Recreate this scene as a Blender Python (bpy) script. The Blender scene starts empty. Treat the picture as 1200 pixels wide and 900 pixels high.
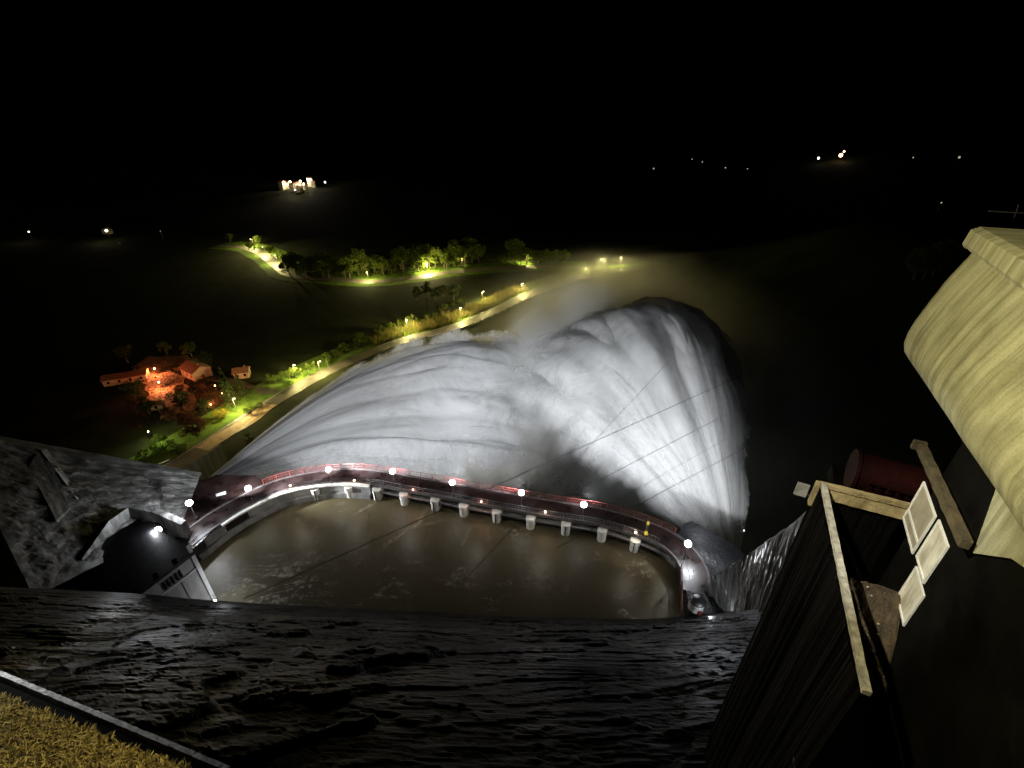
import bpy, bmesh, math, random
from mathutils import Vector, Matrix, noise as mn
R = math.radians
random.seed(7)
sc = bpy.context.scene
C = sc.collection

# ------------------------------------------------------------------ camera
F = 534.0 / 1200.0
PITCH = R(29.3)
CZ = 60.0
cp, sp = math.cos(PITCH), math.sin(PITCH)

def ray(px, py):
    r = (px - 600) / 534.0; d = (py - 450) / 534.0
    return Vector((r, cp - d * sp, -(sp + d * cp)))

def P(px, py, z):
    """the point of the level z that shows at this place of the photograph"""
    v = ray(px, py)
    s = (z - CZ) / v.z
    return Vector((v.x * s, v.y * s, z))

def PS(px, py, s):
    v = ray(px, py) * s
    return Vector((v.x, v.y, CZ + v.z))

cam = bpy.data.cameras.new("camera")
cam.sensor_width = 36; cam.lens = 36 * F
cam.clip_start = 0.1; cam.clip_end = 12000
co = bpy.data.objects.new("camera", cam); C.objects.link(co)
co.location = (0, 0, CZ); co.rotation_euler = (R(90) - PITCH, 0, 0)
sc.camera = co

# ------------------------------------------------------------------ materials
def mat(name):
    m = bpy.data.materials.new(name); m.use_nodes = True
    nt = m.node_tree; nt.nodes.clear()
    return m, nt, nt.nodes, nt.links

def nd(ns, t, **k):
    n = ns.new(t)
    for a, b in k.items():
        if a.startswith("i_"):
            n.inputs[a[2:].replace("_", " ")].default_value = b
        else:
            setattr(n, a, b)
    return n

def ramp(ns, stops):
    r = ns.new("ShaderNodeValToRGB")
    el = r.color_ramp.elements
    while len(el) < len(stops): el.new(0.5)
    for e, (p, c) in zip(el, stops):
        e.position = p; e.color = (*c, 1) if len(c) == 3 else c
    return r

def math_n(ns, ls, op, a, b=None, c=None, clamp=False):
    n = ns.new("ShaderNodeMath"); n.operation = op; n.use_clamp = clamp
    for i, v in enumerate((a, b, c)):
        if v is None: continue
        if isinstance(v, (int, float)): n.inputs[i].default_value = v
        else: ls.new(v, n.inputs[i])
    return n.outputs[0]

def surf(name, c1, c2, scale=1.0, rough=0.7, stretch=(1, 1, 1), bump=0.3, bscale=None, spec=0.5, metal=0.0,
         c3=None, lo=0.35, hi=0.65, rough2=None, bdist=0.1):
    """two-tone surface with a coarse stain, a fine grain and a bump, in object space"""
    m, nt, ns, ls = mat(name)
    out = nd(ns, "ShaderNodeOutputMaterial"); b = nd(ns, "ShaderNodeBsdfPrincipled")
    ls.new(b.outputs[0], out.inputs[0])
    tc = nd(ns, "ShaderNodeTexCoord"); mp = nd(ns, "ShaderNodeMapping"); mp.inputs["Scale"].default_value = stretch
    ls.new(tc.outputs["Object"], mp.inputs[0])
    n1 = nd(ns, "ShaderNodeTexNoise", i_Scale=scale, i_Detail=6.0, i_Roughness=0.62)
    ls.new(mp.outputs[0], n1.inputs["Vector"])
    st = [(lo, c1), (hi, c2)]
    if c3: st.append((min(0.98, hi + 0.18), c3))
    r = ramp(ns, st); ls.new(n1.outputs["Fac"], r.inputs[0])
    n2 = nd(ns, "ShaderNodeTexNoise", i_Scale=(bscale or scale * 5), i_Detail=5.0, i_Roughness=0.65)
    ls.new(mp.outputs[0], n2.inputs["Vector"])
    mx = nd(ns, "ShaderNodeMix", data_type="RGBA", blend_type="MULTIPLY")
    mx.inputs[0].default_value = 0.5
    g = ramp(ns, [(0.3, (0.55, 0.55, 0.55)), (0.7, (1, 1, 1))]); ls.new(n2.outputs["Fac"], g.inputs[0])
    ls.new(r.outputs[0], mx.inputs[6]); ls.new(g.outputs[0], mx.inputs[7])
    ls.new(mx.outputs[2], b.inputs["Base Color"])
    if rough2 is None: rough2 = rough
    mr = nd(ns, "ShaderNodeMapRange"); mr.inputs[3].default_value = rough; mr.inputs[4].default_value = rough2
    mr.inputs[1].default_value = 0.35; mr.inputs[2].default_value = 0.65
    ls.new(n1.outputs["Fac"], mr.inputs[0]); ls.new(mr.outputs[0], b.inputs["Roughness"])
    b.inputs["Specular IOR Level"].default_value = spec
    b.inputs["Metallic"].default_value = metal
    if bump:
        bp = nd(ns, "ShaderNodeBump", i_Strength=bump, i_Distance=bdist)
        ls.new(n2.outputs["Fac"], bp.inputs["Height"]); ls.new(bp.outputs[0], b.inputs["Normal"])
    return m

def emit(name, col, s):
    m, nt, ns, ls = mat(name)
    out = nd(ns, "ShaderNodeOutputMaterial"); e = nd(ns, "ShaderNodeEmission")
    e.inputs[0].default_value = (*col, 1); e.inputs[1].default_value = s
    ls.new(e.outputs[0], out.inputs[0])
    return m

M = {}
M["concrete"] = surf("concrete", (.10, .10, .10), (.30, .295, .28), .35, .55, (1, 1, .35), .5, 3)
M["pale_concrete"] = surf("pale_concrete", (.30, .29, .27), (.52, .51, .48), .5, .6, (1, 1, .3), .4, 4)
M["white_wall"] = surf("white_wall", (.26, .25, .245), (.50, .49, .47), .5, .6, (1, 1, .25), .25, 3)
M["pier_white"] = surf("pier_white", (.45, .44, .40), (.72, .71, .66), .9, .6, (1, 1, .6), .2, 5)
M["dark_roof"] = surf("dark_roof", (.006, .006, .008), (.016, .016, .018), .6, .6, spec=.2)
M["asphalt_wet"] = surf("asphalt_wet", (.008, .0045, .004), (.024, .013, .0115), .5, .24, (1, 1, 1), .35, 6, rough2=.55, bdist=.05)
M["asphalt"] = surf("asphalt", (.05, .045, .04), (.12, .10, .085), .15, .5, (1, 1, 1), .3, 3, rough2=.8)
M["kerb"] = surf("kerb", (.035, .030, .03), (.09, .08, .08), 1.2, .5, bump=.3)
M["red_paint"] = surf("red_paint", (.085, .013, .012), (.15, .026, .022), 2.0, .4)
M["dark_red"] = surf("dark_red", (.005, .0006, .0006), (.014, .0012, .0012), 1.5, .8, spec=.08)
M["steel"] = surf("steel", (.20, .20, .21), (.34, .34, .35), 2.5, .38, metal=.6)
M["dark_steel"] = surf("dark_steel", (.02, .02, .022), (.05, .05, .055), 2.0, .4, metal=.3)
M["lamp_housing"] = surf("lamp_housing", (.25, .25, .25), (.38, .38, .38), 3.0, .4)
M["yellow_paint"] = surf("yellow_paint", (.62, .50, .03), (.78, .64, .05), 4.0, .45)
M["black_paint"] = surf("black_paint", (.010, .010, .010), (.022, .022, .022), 3.0, .4)
M["white_paint"] = surf("white_paint", (.66, .66, .65), (.82, .82, .80), 2.0, .4, bump=.1)
M["grey_plate"] = surf("grey_plate", (.22, .22, .23), (.34, .34, .35), 2.0, .5, bump=.1)
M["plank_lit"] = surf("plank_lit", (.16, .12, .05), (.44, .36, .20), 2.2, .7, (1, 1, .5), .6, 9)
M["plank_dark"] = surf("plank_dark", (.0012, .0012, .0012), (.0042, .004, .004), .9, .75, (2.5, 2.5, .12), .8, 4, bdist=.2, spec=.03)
M["mossy_beam"] = surf("mossy_beam", (.035, .028, .012), (.10, .075, .035), 3.0, .8, bump=.6)
M["white_parapet"] = surf("white_parapet", (.20, .19, .17), (.55, .53, .49), 6.0, .6, bump=.5)
M["soil"] = surf("soil", (.03, .021, .012), (.085, .058, .032), 2.5, .85, bump=.8, bscale=14)
M["black_rock"] = surf("black_rock", (.006, .006, .006), (.018, .017, .016), .4, .7, bump=.6)
M["black_wet"] = surf("black_wet", (.003, .003, .004), (.008, .008, .009), .8, .45, (1, 1, 1), .9, 2.5, bdist=.2, spec=.3)
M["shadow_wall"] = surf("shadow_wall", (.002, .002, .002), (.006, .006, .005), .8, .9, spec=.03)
M["ground"] = surf("ground", (.010, .014, .006), (.030, .034, .014), .05, .95, bump=.3, spec=.1)
M["verge"] = surf("verge", (.05, .10, .015), (.11, .16, .03), .25, .95, bump=.6, bscale=2.0, spec=.1)
M["hill"] = surf("hill", (.008, .010, .006), (.020, .022, .012), .02, .95, bump=.2, spec=.05)
M["river"] = surf("river", (.02, .018, .012), (.05, .045, .03), .08, .25, bump=.4, bscale=.6)
M["bark"] = surf("bark", (.05, .038, .025), (.12, .095, .07), 2.0, .9, (1, 1, .3))
M["pink_wall"] = surf("pink_wall", (.42, .25, .18), (.58, .37, .28), .8, .8)
M["roof_tile"] = surf("roof_tile", (.20, .085, .05), (.34, .15, .09), .9, .8, (1, 4, 1), .5, 5)
M["paving"] = surf("paving", (.26, .16, .10), (.46, .30, .20), .5, .75, bump=.4, bscale=3)
M["orange_soil"] = surf("orange_soil", (.14, .08, .04), (.30, .18, .09), .25, .9, bump=.5)
M["far_wall"] = surf("far_wall", (.48, .44, .36), (.66, .60, .48), .5, .8)
M["trunk_pale"] = surf("trunk_pale", (.16, .14, .10), (.30, .26, .19), 2.0, .9)
M["cable"] = surf("cable", (.05, .05, .05), (.09, .09, .09), 2.0, .5)
M["window_dark"] = surf("window_dark", (.008, .008, .01), (.02, .02, .022), 2.0, .2, bump=0)

M["glow_white"] = emit("glow_white", (.90, .94, 1.0), 42)
M["glow_warm"] = emit("glow_warm", (1.0, .82, .55), 22)
M["glow_red"] = emit("glow_red", (1.0, .45, .30), 14)
M["glow_sodium"] = emit("glow_sodium", (1.0, .88, .42), 24)
M["glow_orange"] = emit("glow_orange", (1.0, .46, .20), 22)
M["glow_far"] = emit("glow_far", (1.0, .88, .62), 9)
M["glow_far_white"] = emit("glow_far_white", (.95, .97, 1.0), 6)
M["glow_far_dim"] = emit("glow_far_dim", (1.0, .85, .6), 0.5)
M["glow_far_orange"] = emit("glow_far_orange", (1.0, .55, .25), 9)

def leaf_mat(name, c1, c2):
    m, nt, ns, ls = mat(name)
    out = nd(ns, "ShaderNodeOutputMaterial"); d = nd(ns, "ShaderNodeBsdfDiffuse"); t = nd(ns, "ShaderNodeBsdfTranslucent")
    mx = nd(ns, "ShaderNodeMixShader"); mx.inputs[0].default_value = .35
    g = nd(ns, "ShaderNodeNewGeometry"); r = ramp(ns, [(0.0, c1), (1.0, c2)])
    ls.new(g.outputs["Random Per Island"], r.inputs[0])
    ls.new(r.outputs[0], d.inputs[0]); ls.new(r.outputs[0], t.inputs[0])
    ls.new(d.outputs[0], mx.inputs[1]); ls.new(t.outputs[0], mx.inputs[2]); ls.new(mx.outputs[0], out.inputs[0])
    return m
M["leaf_green"] = leaf_mat("leaf_green", (.035, .060, .010), (.105, .125, .025))
M["leaf_dark"] = leaf_mat("leaf_dark", (.018, .030, .010), (.045, .060, .02))
M["leaf_maroon"] = leaf_mat("leaf_maroon", (.05, .022, .015), (.13, .055, .035))
M["leaf_bright"] = leaf_mat("leaf_bright", (.06, .12, .012), (.14, .19, .03))
M["leaf_yellow"] = leaf_mat("leaf_yellow", (.16, .12, .015), (.30, .22, .03))
M["reed"] = leaf_mat("reed", (.10, .085, .03), (.22, .18, .07))
M["grass_blade"] = leaf_mat("grass_blade", (.07, .055, .015), (.42, .36, .16))

# wet strata rock
def rock_mat():
    m, nt, ns, ls = mat("wet_rock")
    out = nd(ns, "ShaderNodeOutputMaterial"); b = nd(ns, "ShaderNodeBsdfPrincipled"); ls.new(b.outputs[0], out.inputs[0])
    uv = nd(ns, "ShaderNodeUVMap")
    m1 = nd(ns, "ShaderNodeMapping"); m1.inputs["Scale"].default_value = (.16, 1.7, 1); m1.inputs["Rotation"].default_value = (0, 0, R(5))
    ls.new(uv.outputs[0], m1.inputs[0])
    n1 = nd(ns, "ShaderNodeTexNoise", i_Scale=1.0, i_Detail=9.0, i_Roughness=0.68, i_Distortion=.6); ls.new(m1.outputs[0], n1.inputs["Vector"])
    n2 = nd(ns, "ShaderNodeTexNoise", i_Scale=.13, i_Detail=6.0, i_Roughness=.65); ls.new(uv.outputs[0], n2.inputs["Vector"])
    n3 = nd(ns, "ShaderNodeTexNoise", i_Scale=2.6, i_Detail=6.0, i_Roughness=.7); ls.new(uv.outputs[0], n3.inputs["Vector"])
    r = ramp(ns, [(.32, (.003, .003, .003)), (.54, (.011, .0108, .0104)), (.72, (.05, .049, .047))]); ls.new(n1.outputs["Fac"], r.inputs[0])
    r2 = ramp(ns, [(.38, (.10, .10, .10)), (.50, (.45, .45, .45)), (.66, (1.6, 1.6, 1.6))]); ls.new(n2.outputs["Fac"], r2.inputs[0])  # coarse bright and black patches put a patchy lit look into the colour
    mx = nd(ns, "ShaderNodeMix", data_type="RGBA", blend_type="MULTIPLY"); mx.inputs[0].default_value = 1
    ls.new(r.outputs[0], mx.inputs[6]); ls.new(r2.outputs[0], mx.inputs[7]); ls.new(mx.outputs[2], b.inputs["Base Color"])
    mr = nd(ns, "ShaderNodeMapRange"); mr.inputs[1].default_value = .3; mr.inputs[2].default_value = .7; mr.inputs[3].default_value = .30; mr.inputs[4].default_value = .75
    ls.new(n2.outputs["Fac"], mr.inputs[0]); ls.new(mr.outputs[0], b.inputs["Roughness"])
    h = math_n(ns, ls, "ADD", n1.outputs["Fac"], math_n(ns, ls, "MULTIPLY", n3.outputs["Fac"], .35))
    b.inputs["Specular IOR Level"].default_value = .05
    bp = nd(ns, "ShaderNodeBump", i_Strength=.75, i_Distance=.18); ls.new(h, bp.inputs["Height"]); ls.new(bp.outputs[0], b.inputs["Normal"])
    return m
M["wet_rock"] = rock_mat()

def streak_concrete(name, c1, c2, c3, su, sv):
    """drip-stained concrete; UV = metres along, metres up"""
    m, nt, ns, ls = mat(name)
    out = nd(ns, "ShaderNodeOutputMaterial"); b = nd(ns, "ShaderNodeBsdfPrincipled"); ls.new(b.outputs[0], out.inputs[0])
    uv = nd(ns, "ShaderNodeUVMap")
    mp = nd(ns, "ShaderNodeMapping"); mp.inputs["Scale"].default_value = (su, sv, 1); ls.new(uv.outputs[0], mp.inputs[0])
    n1 = nd(ns, "ShaderNodeTexNoise", i_Scale=1.0, i_Detail=7.0, i_Roughness=.6, i_Distortion=.35); ls.new(mp.outputs[0], n1.inputs["Vector"])
    n2 = nd(ns, "ShaderNodeTexNoise", i_Scale=1.3, i_Detail=5.0); ls.new(uv.outputs[0], n2.inputs["Vector"])
    n3 = nd(ns, "ShaderNodeTexNoise", i_Scale=22.0, i_Detail=4.0); ls.new(uv.outputs[0], n3.inputs["Vector"])
    r = ramp(ns, [(.36, c1), (.52, c2), (.68, c3)]); ls.new(n1.outputs["Fac"], r.inputs[0])
    r2 = ramp(ns, [(.35, (.62, .62, .60)), (.62, (1, 1, 1))]); ls.new(n2.outputs["Fac"], r2.inputs[0])
    r3 = ramp(ns, [(.3, (.72, .72, .7)), (.5, (1, 1, 1))]); ls.new(n3.outputs["Fac"], r3.inputs[0])
    a = nd(ns, "ShaderNodeMix", data_type="RGBA", blend_type="MULTIPLY"); a.inputs[0].default_value = .8
    ls.new(r.outputs[0], a.inputs[6]); ls.new(r2.outputs[0], a.inputs[7])
    c = nd(ns, "ShaderNodeMix", data_type="RGBA", blend_type="MULTIPLY"); c.inputs[0].default_value = .8
    ls.new(a.outputs[2], c.inputs[6]); ls.new(r3.outputs[0], c.inputs[7]); ls.new(c.outputs[2], b.inputs["Base Color"])
    b.inputs["Roughness"].default_value = .7
    h = math_n(ns, ls, "ADD", n1.outputs["Fac"], math_n(ns, ls, "MULTIPLY", n3.outputs["Fac"], .4))
    bp = nd(ns, "ShaderNodeBump", i_Strength=.5, i_Distance=.04); ls.new(h, bp.inputs["Height"]); ls.new(bp.outputs[0], b.inputs["Normal"])
    return m
M["stained_concrete"] = streak_concrete("stained_concrete", (.21, .205, .125), (.36, .355, .245), (.45, .44, .34), 4.6, .32)
M["ribbed_concrete"] = streak_concrete("ribbed_concrete", (.02, .02, .02), (.085, .083, .08), (.20, .197, .19), .9, .22)
M["dam_face"] = streak_concrete("dam_face", (.02, .02, .022), (.05, .05, .055), (.10, .10, .105), .6, .06)

def pool_mat():
    m, nt, ns, ls = mat("muddy_water")
    out = nd(ns, "ShaderNodeOutputMaterial"); b = nd(ns, "ShaderNodeBsdfPrincipled"); ls.new(b.outputs[0], out.inputs[0])
    tc = nd(ns, "ShaderNodeTexCoord")
    n0 = nd(ns, "ShaderNodeTexNoise", i_Scale=.06, i_Detail=3.0); ls.new(tc.outputs["Object"], n0.inputs["Vector"])
    base = ramp(ns, [(.35, (.058, .047, .024)), (.65, (.080, .066, .036))]); ls.new(n0.outputs["Fac"], base.inputs[0])
    # thin drifting lines of foam
    mp = nd(ns, "ShaderNodeMapping"); mp.inputs["Rotation"].default_value = (0, 0, R(-38)); mp.inputs["Scale"].default_value = (.09, .24, 1)
    ls.new(tc.outputs["Object"], mp.inputs[0])
    n1 = nd(ns, "ShaderNodeTexNoise", i_Scale=1.0, i_Detail=3.0, i_Roughness=.55, i_Distortion=1.6); ls.new(mp.outputs[0], n1.inputs["Vector"])
    d = math_n(ns, ls, "ABSOLUTE", math_n(ns, ls, "SUBTRACT", n1.outputs["Fac"], .5))
    line = math_n(ns, ls, "SUBTRACT", 1.0, math_n(ns, ls, "MULTIPLY", d, 22.0), clamp=True)
    n2 = nd(ns, "ShaderNodeTexNoise", i_Scale=.085, i_Detail=2.0); ls.new(tc.outputs["Object"], n2.inputs["Vector"])
    msk = nd(ns, "ShaderNodeMapRange"); msk.inputs[1].default_value = .53; msk.inputs[2].default_value = .70; ls.new(n2.outputs["Fac"], msk.inputs[0])
    # more foam by the gatehouse corner
    vm = nd(ns, "ShaderNodeVectorMath", operation="DISTANCE"); vm.inputs[1].default_value = (-35, 43.5, 0); ls.new(tc.outputs["Object"], vm.inputs[0])
    near = nd(ns, "ShaderNodeMapRange"); near.inputs[1].default_value = 10; near.inputs[2].default_value = 3; ls.new(vm.outputs["Value"], near.inputs[0])
    n4 = nd(ns, "ShaderNodeTexNoise", i_Scale=.8, i_Detail=5.0, i_Roughness=.65, i_Distortion=.8); ls.new(mp.outputs[0], n4.inputs["Vector"])
    mm = math_n(ns, ls, "MAXIMUM", msk.outputs[0], near.outputs[0])
    n3 = nd(ns, "ShaderNodeTexNoise", i_Scale=1.4, i_Detail=5.0); ls.new(tc.outputs["Object"], n3.inputs["Vector"])
    brk = nd(ns, "ShaderNodeMapRange"); brk.inputs[1].default_value = .42; brk.inputs[2].default_value = .62; ls.new(n3.outputs["Fac"], brk.inputs[0])
    foam = math_n(ns, ls, "MULTIPLY", math_n(ns, ls, "MULTIPLY", line, mm), brk.outputs[0], clamp=True)
    mx = nd(ns, "ShaderNodeMix", data_type="RGBA"); ls.new(math_n(ns, ls, "MULTIPLY", foam, .75), mx.inputs[0])
    ls.new(base.outputs[0], mx.inputs[6]); mx.inputs[7].default_value = (.50, .47, .38, 1)
    ls.new(mx.outputs[2], b.inputs["Base Color"])
    b.inputs["Roughness"].default_value = .42; b.inputs["Specular IOR Level"].default_value = .20
    nb = nd(ns, "ShaderNodeTexNoise", i_Scale=.9, i_Detail=4.0); ls.new(tc.outputs["Object"], nb.inputs["Vector"])
    bp = nd(ns, "ShaderNodeBump", i_Strength=.25, i_Distance=.2); ls.new(nb.outputs["Fac"], bp.inputs["Height"]); ls.new(bp.outputs[0], b.inputs["Normal"])
    return m
M["muddy_water"] = pool_mat()

# ------------------------------------------------------------------ mesh helpers
class MB:
    def __init__(self): self.v = []; self.f = []; self.uv = None
    def add(self, vs, fs):
        o = len(self.v); self.v += [tuple(x) for x in vs]; self.f += [tuple(i + o for i in f) for f in fs]; return self
    def box(self, c, s, rz=0.0, M3=None):
        hx, hy, hz = s[0] / 2, s[1] / 2, s[2] / 2
        rot = M3 if M3 else Matrix.Rotation(rz, 3, "Z")
        vs = [Vector(c) + rot @ Vector((x * hx, y * hy, z * hz)) for z in (-1, 1) for x, y in ((-1, -1), (1, -1), (1, 1), (-1, 1))]
        return self.add(vs, [(3, 2, 1, 0), (4, 5, 6, 7), (0, 1, 5, 4), (1, 2, 6, 5), (2, 3, 7, 6), (3, 0, 4, 7)])
    def prism(self, poly, z0, z1):
        n = len(poly)
        area = sum(poly[i][0] * poly[(i + 1) % n][1] - poly[(i + 1) % n][0] * poly[i][1] for i in range(n))
        if area < 0: poly = poly[::-1]
        vs = [(p[0], p[1], z0) for p in poly] + [(p[0], p[1], z1) for p in poly]
        fs = [tuple(range(n - 1, -1, -1)), tuple(range(n, 2 * n))] + [(i, (i + 1) % n, n + (i + 1) % n, n + i) for i in range(n)]
        return self.add(vs, fs)
    def bar(self, a, b, r, n=6, r2=None):
        return self.tube([a, b], [r, r if r2 is None else r2], n)
    def tube(self, pts, rad, n=6):
        pts = [Vector(p) for p in pts]
        if isinstance(rad, (int, float)): rad = [rad] * len(pts)
        vs = []; fs = []
        for i, p in enumerate(pts):
            d = (pts[min(i + 1, len(pts) - 1)] - pts[max(i - 1, 0)]).normalized()
            up = Vector((0, 0, 1)) if abs(d.z) < .95 else Vector((1, 0, 0))
            a = d.cross(up).normalized(); b = a.cross(d)
            for k in range(n):
                t = 2 * math.pi * k / n
                vs.append(p + (a * math.cos(t) + b * math.sin(t)) * rad[i])
        for i in range(len(pts) - 1):
            for k in range(n):
                fs.append((i * n + k, (i + 1) * n + k, (i + 1) * n + (k + 1) % n, i * n + (k + 1) % n))
        fs.append(tuple(range(n))); m = (len(pts) - 1) * n; fs.append(tuple(m + k for k in range(n - 1, -1, -1)))
        return self.add(vs, fs)
    def lathe(self, prof, c=(0, 0, 0), n=14, a0=0, a1=2 * math.pi):
        full = abs(a1 - a0 - 2 * math.pi) < 1e-6
        m = n if full else n + 1
        vs = [(c[0] + r * math.cos(a0 + (a1 - a0) * k / n), c[1] + r * math.sin(a0 + (a1 - a0) * k / n), c[2] + z) for r, z in prof for k in range(m)]
        fs = []
        for i in range(len(prof) - 1):
            for k in range(n):
                k2 = (k + 1) % m
                fs.append((i * m + k, i * m + k2, (i + 1) * m + k2, (i + 1) * m + k))
        return self.add(vs, fs)
    def ball(self, c, r, n=10, sq=1.0):
        return self.lathe([(max(.001, r * math.sin(math.pi * i / 8)), -r * sq * math.cos(math.pi * i / 8)) for i in range(9)], c, n)
    def build(self, name, m, parent=None, smooth=False):
        me = bpy.data.meshes.new(name); me.from_pydata(self.v, [], self.f); me.update()
        if self.uv:
            l = me.uv_layers.new(name="UVMap")
            for lp in me.loops: l.data[lp.index].uv = self.uv[lp.vertex_index]
        me.materials.append(m if not isinstance(m, str) else M[m])
        if smooth:
            for p in me.polygons: p.use_smooth = True
        o = bpy.data.objects.new(name, me); C.objects.link(o)
        if parent:
            o.parent = parent
        return o

def tag(o, label=None, cat=None, group=None, kind=None):
    if label: o["label"] = label
    if cat: o["category"] = cat
    if group: o["group"] = group
    if kind: o["kind"] = kind
    return o

def thing(name, label, cat, loc=(0, 0, 0), rz=0, group=None):
    o = bpy.data.objects.new(name, None); C.objects.link(o)
    o.location = loc; o.rotation_euler = (0, 0, rz); o.empty_display_size = .3
    return tag(o, label, cat, group)

def copy_tree(o, parent=None):
    c = o.copy(); C.objects.link(c)
    if parent: c.parent = parent
    for ch in list(o.children): copy_tree(ch, c)
    return c

def grid(nu, nv, fn, uvfn=None):
    b = MB()
    b.v = [tuple(fn(i / nu, j / nv)) for j in range(nv + 1) for i in range(nu + 1)]
    b.f = [(j * (nu + 1) + i, j * (nu + 1) + i + 1, (j + 1) * (nu + 1) + i + 1, (j + 1) * (nu + 1) + i) for j in range(nv) for i in range(nu)]
    if uvfn: b.uv = [uvfn(i / nu, j / nv) for j in range(nv + 1) for i in range(nu + 1)]
    return b

def spline(pts, n):
    """Catmull-Rom through the points, n samples evenly by length"""
    pts = [Vector(p) for p in pts]
    q = [pts[0] * 2 - pts[1]] + pts + [pts[-1] * 2 - pts[-2]]
    out = []
    for i in range(1, len(q) - 2):
        for k in range(16):
            t = k / 16
            a, b, c, d = q[i - 1], q[i], q[i + 1], q[i + 2]
            out.append(.5 * ((2 * b) + (c - a) * t + (2 * a - 5 * b + 4 * c - d) * t * t + (3 * b - a - 3 * c + d) * t ** 3))
    out.append(pts[-1])
    L = [0]
    for a, b in zip(out, out[1:]): L.append(L[-1] + (b - a).length)
    res = []; j = 0
    for k in range(n + 1):
        s = L[-1] * k / n
        while j < len(L) - 2 and L[j + 1] < s: j += 1
        t = (s - L[j]) / max(1e-9, L[j + 1] - L[j])
        res.append(out[j].lerp(out[j + 1], min(1, t)))
    return res

def lamp(name, loc, power, col, r=.15, spot=None, angle=60, blend=.6):
    l = bpy.data.lights.new(name, "SPOT" if spot else "POINT")
    l.energy = power; l.color = col; l.shadow_soft_size = r
    o = bpy.data.objects.new(name, l); C.objects.link(o); o.location = loc
    if spot:
        l.spot_size = R(angle); l.spot_blend = blend
        d = Vector(spot) - Vector(loc)
        o.rotation_euler = d.to_track_quat("-Z", "Y").to_euler()
    return o

ORD = "first second third fourth fifth sixth seventh eighth ninth tenth eleventh twelfth thirteenth fourteenth fifteenth sixteenth seventeenth eighteenth nineteenth twentieth".split()

# ------------------------------------------------------------------ world: a black night sky with a trace of moonlight
w = bpy.data.worlds.new("World"); sc.world = w; w.use_nodes = True
nt = w.node_tree; nt.nodes.clear()
wo = nt.nodes.new("ShaderNodeOutputWorld"); bg = nt.nodes.new("ShaderNodeBackground"); sk = nt.nodes.new("ShaderNodeTexSky")
sk.sky_type = "NISHITA"; sk.sun_disc = False; sk.sun_elevation = R(-6); sk.sun_rotation = R(200)
bg.inputs[1].default_value = 0.004
nt.links.new(sk.outputs[0], bg.inputs[0]); nt.links.new(bg.outputs[0], wo.inputs[0])
moon = bpy.data.lights.new("moonlight", "SUN"); moon.energy = .0006; moon.angle = R(.5); moon.color = (.8, .88, 1)
mo = bpy.data.objects.new("moonlight", moon); C.objects.link(mo); mo.rotation_euler = (R(40), 0, R(20))

sc.view_settings.view_transform = "Standard"; sc.view_settings.look = "None"
sc.view_settings.exposure = 0; sc.view_settings.gamma = 1; sc.view_settings.use_curve_mapping = False

# ------------------------------------------------------------------ ground, hills, river
def gz(x, y):
    d = math.hypot(x, y)
    z = -40 + max(0, y - 600) * .06 * min(1, max(0, (y - 600) / 250))
    if y > 1700: z += (y - 1700) * .05
    z += max(0, abs(x + 60) - 420) * .12                        # valley sides
    if x > 70: z += min(60, (x - 70) * .55) * max(0, min(1, (420 - y) / 180))   # steep right bank near the dam
    if d > 200: z += mn.noise(Vector((x * .006, y * .006, 3))) * min(8, (d - 200) * .01)
    return z
xs = sorted(set([-3500, -2600, -1900, -1400, -1050] + list(range(-820, 821, 20)) + [1050, 1400, 1900, 2600, 3500]))
ys = sorted(set([-300, -150, 0] + list(range(60, 700, 20)) + list(range(700, 1700, 60)) + [1700, 2000, 2500, 3200, 4200, 5600]))
b = MB(); b.v = [(x, y, gz(x, y)) for y in ys for x in xs]
n = len(xs)
b.f = [(j * n + i, j * n + i + 1, (j + 1) * n + i + 1, (j + 1) * n + i) for j in range(len(ys) - 1) for i in range(n - 1)]
tag(b.build("ground", "ground", smooth=True), kind="structure")

riv = spline([(-25, 70, 0), (-5, 110, 0), (22, 160, 0), (55, 230, 0), (110, 320, 0), (190, 400, 0), (330, 470, 0), (560, 540, 0)], 60)
def ribbon(pts, w0, w1, z, uv=False):
    b = MB(); n = len(pts)
    for i, p in enumerate(pts):
        d = (pts[min(i + 1, n - 1)] - pts[max(i - 1, 0)]); d.z = 0; d.normalize()
        nn = Vector((-d.y, d.x, 0))
        wl = w0(i / (n - 1)) if callable(w0) else w0; wr = w1(i / (n - 1)) if callable(w1) else w1
        zz = z(p.x, p.y) if callable(z) else z
        for q in (p + nn * wl, p - nn * wr): b.v.append((q.x, q.y, zz))
    b.f = [(2 * i, 2 * i + 1, 2 * i + 3, 2 * i + 2) for i in range(n - 1)]
    return b
tag(ribbon(riv, lambda t: 20 + 15 * t, lambda t: 24 + 22 * t, -39.85).build("river", "river"), kind="structure")

# ------------------------------------------------------------------ pool water
pool = [P(170, 660, 0), P(250, 625, 0)]
INN = [(226, 640), (250, 621), (270, 607), (291, 595), (327, 578), (366, 569), (406, 566), (441, 569), (473, 575), (508, 581), (544, 588),
       (583, 595), (622, 602), (663, 609), (705, 616), (748, 629), (777, 642), (796, 664), (797, 690)]
DZ = 3.0
inner = spline([P(x, y, DZ) for x, y in INN], 150)
WID = 3.7
def offs(pts, k):
    out = []; n = len(pts)
    for i, p in enumerate(pts):
        d = pts[min(i + 1, n - 1)] - pts[max(i - 1, 0)]; d.z = 0; d.normalize()
        out.append(p + Vector((-d.y, d.x, 0)) * k)
    return out
b = MB()
b.v = [(p.x, p.y, 0) for p in offs(inner, 1.0)] + [(30, 36, 0), (30, 30, 0), (-70, 22, 0), (-70, 45, 0)]
b.f = [tuple(range(len(b.v)))]
wat = b.build("water", "muddy_water")
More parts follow.
